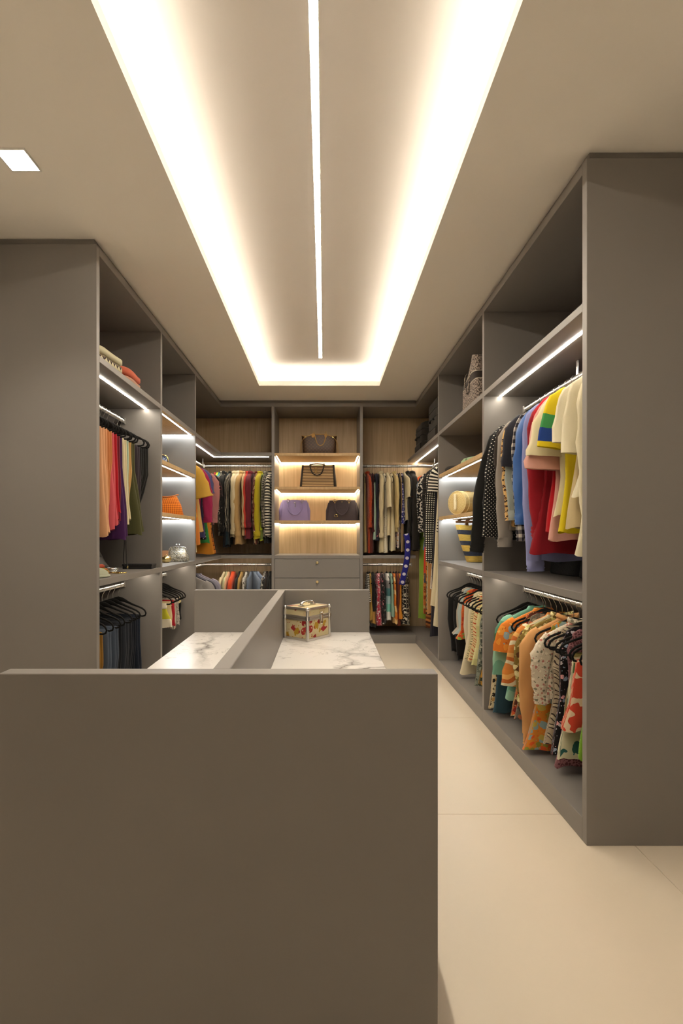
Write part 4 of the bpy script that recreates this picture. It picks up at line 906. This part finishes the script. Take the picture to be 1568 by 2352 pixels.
# right lit shelves
e = empty('book_tote', (1.19, 3.86, 2.2135), (0, 0, R(-90))); tag(e, 'brown and ivory embroidered tote with dark band on the top shelf', 'bag')
V, F, UV = ringbody([(0, .20, .085, 0, 0), (.01, .205, .088, 0, 0), (.18, .208, .088, 0, 0), (.34, .212, .07, 0, 0), (.36, .213, .066, 0, 0)], 40, .25, False)
V = [(x, y - (.03 * math.sin(x * 9) * max(0, z - .15) / .2), z + .03 * math.sin(x * 11 + 1.2) * max(0, (z - .2)) / .16) for x, y, z in V]
o = ob('body', V, F, fab('blobs:4d433c,96877a:75,0.5'), e, True, UV)
for z0, z1, m_ in ((.185, .235, fab('solid:332b27')), (.178, .185, fab('solid:b5aa98')), (.235, .242, fab('solid:b5aa98'))):
    V2, F2, UV2 = ringbody([(z0, .2105, .0905, 0, 0), (z1, .2115, .090, 0, 0)], 40, .25, False); F2 = F2[:-1]
    V2 = [(x, y - (.03 * math.sin(x * 9) * max(0, z - .15) / .2), z + .03 * math.sin(x * 11 + 1.2) * max(0, (z - .2)) / .16) for x, y, z in V2]; ob('band', V2, F2, m_, e, True, UV2)
for yy in (-.075, .075): lp('handle', [(-.08, yy, .30), (-.075, yy * 1.25, .26), (-.04, yy * 1.32, .16), (0, yy * 1.34, .13), (.04, yy * 1.32, .16), (.075, yy * 1.25, .26), (.08, yy, .30)], .009, fab('blobs:4d433c,96877a:75,0.5'), e, .004)
e = empty('pouch', (1.20, 4.12, 1.8155), (0, 0, R(-70))); tag(e, 'pale green printed pouch on the right lit shelf', 'bag')
V, F, UV = ringbody([(0, .10, .05, 0, 0), (.008, .105, .053, 0, 0), (.05, .10, .045, 0, 0), (.075, .085, .02, 0, 0)], 28, .5); ob('body', V, F, fab('dots:9fb58c,5f7a58:22,0.25,1'), e, True, UV); lp('zip', [(-.085, 0, .0765), (0, 0, .0775), (.085, 0, .0765)], .003, M['brass'], e)
e = empty('sunglasses_case', (1.14, 4.48, 1.8155), (0, 0, R(-60))); tag(e, 'small black glasses case beside the pale green pouch', 'case')
V, F, UV = ringbody([(0, .075, .03, 0, 0), (.012, .085, .036, 0, 0), (.034, .084, .035, 0, 0), (.052, .06, .018, 0, 0)], 28, .7); ob('body', V, F, fab('leather:1d1a18'), e, True, UV); lp('seam', [(x, y, .028) for x, y, z in ringpts(0, 0, 0, .086, 'xy', 24, .037)], .0015, M['blackplastic'], e, closed=True, up=(0, 0, 1))
# round straw barrel bag
e = empty('straw_bag', (1.185, 4.20, 1.4255), (0, 0, R(32))); tag(e, 'round straw barrel bag with a tassel', 'bag')
V = []; F = []; UV = []; n = 28; prof = [(-.116, .002), (-.117, .03), (-.118, .06), (-.118, .085), (-.112, .094), (-.10, .092), (0, .094), (.10, .092), (.112, .094), (.118, .085), (.118, .06), (.117, .03), (.116, .002)]
for x, r_ in prof:
    for j in range(n): a = 2 * math.pi * j / n; V.append((x, r_ * math.cos(a), .0955 + r_ * math.sin(a))); UV.append((x * 1.5 + r_, a * .09))
for i in range(len(prof) - 1):
    for j in range(n): F.append([i * n + j, i * n + (j + 1) % n, (i + 1) * n + (j + 1) % n, (i + 1) * n + j])
ob('body', V, F, fab('weave:dcc58c,c2a668:120'), e, True, UV)
for x in (-.114, -.07, .07, .114): lp('piping', [(x, y, z) for x_, y, z in ringpts(0, 0, .0955, .0945, 'yz', 28)], .004, fab('weave:e2d09c,cdb47c:160'), e, closed=True, up=(1, 0, 0))
t_ = lp('tassel', [(-.124, .01, .165), (-.128, .008, .14), (-.130, .005, .09), (-.131, .003, .035)], .012, fab('vstripe:f0e4c0,d8c696:300,0.4'), e, k=3)
lbox('buckle', -.02, .03, -.02, .02, .186, .1935, fab('leopard:a8843a,2a2014,6a4a1e:60'), e)
# striped basket
e = empty('basket_bag', (1.375, 4.40, 1.0205), (0, 0, R(10))); tag(e, 'yellow and navy striped straw basket bag with wooden handles', 'bag')
V, F, UV = ringbody([(0, .125, .06, 0, 0), (.008, .132, .066, 0, 0), (.16, .18, .075, 0, 0), (.33, .225, .08, 0, 0)], 44, .55, False); V = [(x, y + .02 * (z / .33), z + .012 * math.sin(x * 12) * (z / .33)) for x, y, z in V]
def straw():
    t = NT('striped_straw'); u = t.uv(); s_ = t.new('ShaderNodeSeparateXYZ'); t.set(s_.inputs[0], u)
    k = t.math('LESS_THAN', t.math('FRACT', t.math('MULTIPLY_ADD', s_.outputs[1], 10.6, 0.38)), 0.42); w_ = t.voro(t.uv(60, 130), 1.0); nz = t.noise(t.uv(), 60, 2)
    c = t.mix(k, t.mix(nz.outputs[0], '#c79a32', '#e0c060'), t.mix(nz.outputs[0], '#22242f', '#3c4152')); t.bump(w_.outputs['Distance'], 0.6, 0.006); return t.out(c, 0.8)
ob('body', V, F, straw(), e, True, UV)
for yy in (-.09, .09):
    lp('handle_bar', [(-.20, yy, .352), (.20, yy, .352)], .010, fab('leather:7d4f26'), e, k=1); lp('handle_frame', [(-.20, yy, .352), (-.06, yy, .415), (.06, yy, .415), (.20, yy, .352)], .008, fab('leather:7d4f26'), e, k=1)
    for x in (-.10, .10): lbox('handle_loop', x - .014, x + .014, yy - .011, yy + .011, .29, .36, fab('leather:9a6530'), e, .003)
# suitcases
def suitcase(loc, rot, label, w_, d, h):
    e = empty('suitcase', loc, (0, 0, R(rot))); tag(e, label, 'suitcase', 'suitcases on the right far shelf'); m_ = fab('solid:2c2822')
    V, F, UV = ringbody([(0, w_ - .012, d - .012, 0, 0), (.012, w_, d, 0, 0), (h - .03, w_, d, 0, 0), (h - .008, w_ - .012, d - .012, 0, 0), (h, w_ - .03, d - .03, 0, 0)], 40, .3); ob('shell', V, F, m_, e, True, UV)
    for z in (h * .3, h * .55, h * .74): lp('zip', [(x * 1.01, y * 1.01, z) for x, y, _ in [(w_ * math.copysign(abs(math.cos(a)) ** .3, math.cos(a)), d * math.copysign(abs(math.sin(a)) ** .3, math.sin(a)), 0) for a in [2 * math.pi * (k + .5) / 36 for k in range(36)]]], .004, M['blackplastic'], e, closed=True, up=(0, 0, 1))
    lp('handle', [(-.08, -d - .002, h * .5), (-.07, -d - .022, h * .5), (.07, -d - .022, h * .5), (.08, -d - .002, h * .5)], .009, M['blackmatte'], e, k=3)
    lbox('pocket', -w_ * .7, w_ * .7, -d - .012, -d + .004, h * .08, h * .27, m_, e, .006, 2)
    for x in (-w_ * .75, w_ * .75): V, F = lathe([(.018, -.0), (.018, .014)], 12, x, -d * .8); ob('foot', V, F, M['blackplastic'], e)
suitcase((1.37, 5.90, 2.2135), -90, 'dark soft suitcase against the oak back, farther of two', .24, .27, .33)
suitcase((1.38, 5.18, 2.2135), -90, 'dark soft suitcase, nearer of the two on the far shelf', .27, .27, .42)
# folded clothes on the left top shelf
def folded(name, loc, rot, label, layers, w_, d):
    e = empty(name, loc, (0, 0, R(rot))); tag(e, label, 'clothing', 'folded clothes on the left top shelf'); z = 0
    for i, (t_, sp) in enumerate(layers):
        V, F, UV = ringbody([(z, w_ - .012, d - .012, 0, 0), (z + t_ * .25, w_, d, 0, 0), (z + t_ * .7, w_, d, 0, 0), (z + t_, w_ - .02, d - .02, 0, 0)], 36, .4)
        V = [(x + .006 * math.sin(y * 30 + i), y + .004 * math.sin(x * 40), zz + (.012 * math.sin(x * 9 + 1 + i) * math.cos(y * 8) if zz > z + t_ * .5 else 0)) for x, y, zz in V]; ob('folded_layer', V, F, fab(sp), e, True, UV); z += t_
def zigzag():
    t = NT('zigzag_knit'); s_ = t.new('ShaderNodeSeparateXYZ'); t.set(s_.inputs[0], t.uv())
    tri = t.math('PINGPONG', t.math('MULTIPLY', s_.outputs[0], 28), 0.5); f = t.math('ADD', t.math('MULTIPLY', s_.outputs[1], 11), t.math('MULTIPLY', tri, 0.5))
    M['zigzag:'] = t.out(t.ramp(t.math('FRACT', f), [(0, '#c9bf9c'), (.40, '#3a2d26'), (.56, '#7a6a5a'), (.66, '#c9bf9c')], 'CONSTANT'), .9)
zigzag()
folded('folded_blanket', (-1.40, 2.90, 2.2135), 84, 'cream zigzag knit folded on the left top shelf', [(.05, 'zigzag:'), (.045, 'solid:c9c2a2')], .17, .19)
folded('folded_sweater', (-1.40, 3.235, 2.2135), 92, 'rolled coral sweater on the left top shelf', [(.04, 'solid:b98a72'), (.05, 'solid:c4644a')], .145, .19)
# things on the shelf under the trousers
e = empty('box', (-1.305, 3.57, 1.0205), (0, 0, R(2))); tag(e, 'flat black gift box under the black trousers', 'box')
lbox('box_base', -.10, .10, -.05, .05, 0, .02, M['blackmatte'], e, .002); lbox('lid', -.103, .103, -.053, .053, .02, .034, M['blackmatte'], e, .002)
e = empty('belt', (-1.385, 3.50, 1.0205)); tag(e, 'black cord belt with gold tips below the trousers', 'belt')
for dx in (0, .016): lp('cord', [(dx, 0, .30), (dx * .7, .005, .18), (dx * 1.3 - .004, .0, .06), (dx + .012, -.01, .02)], .0032, M['blackmatte'], e)
V, F = lathe([(.002, .004), (.006, .008), (.006, .018), (.002, .024)], 10, .028, -.01); ob('gold_tip', V, F, M['gold'], e, True)
e = empty('sequin_pouch', (-1.50, 3.25, 1.0205), (0, 0, R(15))); tag(e, 'crumpled dark plastic pouch on the left middle shelf', 'pouch')
V, F, UV = ringbody([(0, .09, .06, 0, 0), (.02, .105, .075, 0, 0), (.06, .09, .06, 0, 0), (.11, .05, .03, .01, 0), (.13, .02, .012, .02, 0)], 30, .8); V = [(x + .01 * math.sin(60 * z + 9 * y), y + .01 * math.sin(50 * x + 40 * z), z + .005 * math.sin(70 * x)) for x, y, z in V]; ob('body', V, F, fab('satin:3a3530'), e, True, UV); lp('tie', [(x + .015, y, .1) for x, y, z in ringpts(0, 0, 0, .052, 'xy', 20, .033)], .003, M['blackplastic'], e, closed=True, up=(0, 0, 1))
for k in range(4):
    b_ = lp('bangle', ringpts(0, 0, .004, .034, 'xy', 22), .0035, M['silver'], None, closed=True, up=(0, 0, 1)); b_.location = (-1.335, 3.18, 1.0205 + k * .0078); tag(b_, ('lowest', 'second lowest', 'second highest', 'topmost')[k] + ' thin silver bangle in the stack on the left middle shelf', 'bangle', 'stack of silver bangles')
b_ = lp('necklace', [(.045 * math.cos(a) + .01 * math.sin(3 * a), .025 * math.sin(a), .004 + .001 * math.sin(5 * a)) for a in [2 * math.pi * k / 40 for k in range(40)]], .004, M['gold'], None, closed=True, up=(0, 0, 1)); b_.location = (-1.275, 3.12, 1.0205); tag(b_, 'gold chain necklace lying on the left middle shelf', 'necklace')
e = empty('scarf', (-1.36, 3.03, 1.0205), (0, 0, R(70))); tag(e, 'folded orange and olive scarf on the left middle shelf', 'scarf')
V, F, UV = ringbody([(0, .07, .035, 0, 0), (.012, .08, .042, 0, 0), (.03, .07, .034, 0, 0), (.04, .05, .02, 0, 0)], 28, .7); V = [(x, y + .006 * math.sin(50 * x), z) for x, y, z in V]; ob('fold', V, F, fab('bands:a8622a,6a6a20,b5482a,8a7a2a:40,1'), e, True, UV); V, F, UV = ringbody([(.038, .04, .018, .01, 0), (.05, .045, .02, .01, 0), (.06, .03, .012, .01, 0)], 24, .7); ob('fold', V, F, fab('solid:a8482c'), e, True, UV)
e = empty('hat', (-1.29, 2.84, 1.0205), (0, 0, 0)); tag(e, 'small pale green knit cap at the left end panel', 'hat')
V, F = lathe([(.07, 0), (.075, .012), (.07, .03), (.05, .045), (.02, .053)], 20); ob('crown', V, F, fab('solid:a9ac94'), e, True, [(v[0], v[2]) for v in V]); lp('brim', ringpts(0, 0, .008, .075, 'xy', 24), .008, fab('solid:a9ac94'), e, closed=True, up=(0, 0, 1))
# dark handbags behind the shirts on the right
for x, y, w_, h, lab in ((1.50, 3.02, .15, .17, 'black handbag under the gingham shirt on the right shelf'), (1.50, 2.62, .19, .19, 'large black handbag under the crimson coat on the right shelf'), (1.50, 2.22, .16, .12, 'low black handbag at the right end panel')):
    e = empty('handbag', (x, y, 1.0205), (0, 0, R(-86))); tag(e, lab, 'bag'); V, F, UV = ringbody([(0, w_, .09, 0, 0), (.012, w_ + .005, .096, 0, 0), (h * .7, w_, .08, 0, 0), (h, w_ * .9, .05, 0, 0)], 32, .4); ob('body', V, F, fab('leather:1a1816'), e, True, UV)
    lp('handle', [(-.07, -.085, h * .8), (-.05, -.1, h * .5), (0, -.102, h * .4), (.05, -.1, h * .5), (.07, -.085, h * .8)], .006, fab('leather:1a1816'), e)
# blue sash over the far shelf edge
P = smoothpath([(.948, 5.835, 1.27), (.965, 5.832, 1.18), (.962, 5.832, 1.03), (.945, 5.834, .90), (.918, 5.836, .78), (.900, 5.838, .68)], 4)
V, F = sweep(P, .034, .004, 8, up=(0, 1, 0)); UV = []; d_ = 0
for i in range(len(P)):
    if i: d_ += (P[i] - P[i - 1]).length
    UV += [(.03 * math.cos(2 * math.pi * j / 8), d_) for j in range(8)]
c_ = Vector((.93, 5.836, .68)); o = ob('sash', [v - c_ for v in V], F, fab('dots:26267c,d6d0da:15,0.27'), None, True, UV); o.location = c_; tag(o, 'long blue polka dot sash hanging over the shelf edge', 'sash')

# ---------------------------------------------------------------- train case on the island
e = empty('train_case', (-0.082, 2.508, ZC + .0005), (0, 0, R(52))); tag(e, 'floral print vanity case with silver frame on the marble', 'case')
W_, D_, H1, H2 = .186, .158, .112, .166
cm = fab('floral:cdbf94,cdbf94,9a2420,cdbf94,b08a20,8a1c1c,cdbf94,c9b48a:20,0.55'); al = plain('brushed_aluminium', (.72, .69, .64), .32, 1.0, .03)
def uvbox(name, x0, x1, y0, y1, z0, z1, m_, par):
    V, F = boxVF(x0, x1, y0, y1, z0, z1); return ob(name, V, F, m_, par, False, [(v[0] + v[1] * 1.0, v[2] + v[1] * .4) for v in V])
uvbox('body', .004, W_ - .004, .004, D_ - .004, .004, H1, cm, e); lid = uvbox('lid', .004, W_ - .004, .004, D_ - .004, H1 + .001, H2 - .002, cm, e)
for z0, z1 in ((0, .012), (H1 - .012, H1), (H1 + .001, H1 + .013), (H2 - .013, H2)):
    for a in ((0, W_, 0, .007), (0, W_, D_ - .007, D_), (0, .007, .007, D_ - .007), (W_ - .007, W_, .007, D_ - .007)): lbox('frame_rail', *a, z0, z1, al, e, .002, 2)
for x in (0, W_):
    for y in (0, D_):
        cx, cy = (x + .004 if x == 0 else x - .004), (y + .004 if y == 0 else y - .004)
        for z0, z1 in ((.004, H1 - .002), (H1 + .002, H2 - .004)): V, F = lathe([(.0085, z0), (.0085, z1)], 12, cx, cy); ob('corner_post', V, F, al, e, False)
        V, F = lathe([(.011, H2 - .014), (.0115, H2 - .004), (.008, H2 + .001), (.003, H2 + .003)], 12, cx, cy); ob('corner_cap', V, F, M['chrome'], e, True)
        V, F = lathe([(.0105, H1 - .008), (.0105, H1 + .010)], 12, cx, cy); ob('corner_hinge', V, F, M['chrome'], e)
lt = lbox('latch', .092, .114, -.008, .001, H1 - .036, H1 + .026, M['chrome'], e, .004, 2); lbox('latch_lever', .097, .109, -.012, -.008, H1 - .02, H1 + .012, M['chrome'], lt, .002)
lp('handle', [(.045, D_ / 2, H2), (.047, D_ / 2, H2 + .012), (.07, D_ / 2, H2 + .019), (.115, D_ / 2, H2 + .019), (.138, D_ / 2, H2 + .012), (.14, D_ / 2, H2)], .006, M['chrome'], e, .009)
for x in (.045, .14): lbox('handle_mount', x - .014, x + .014, D_ / 2 - .012, D_ / 2 + .012, H2 - .001, H2 + .005, M['chrome'], e, .002)
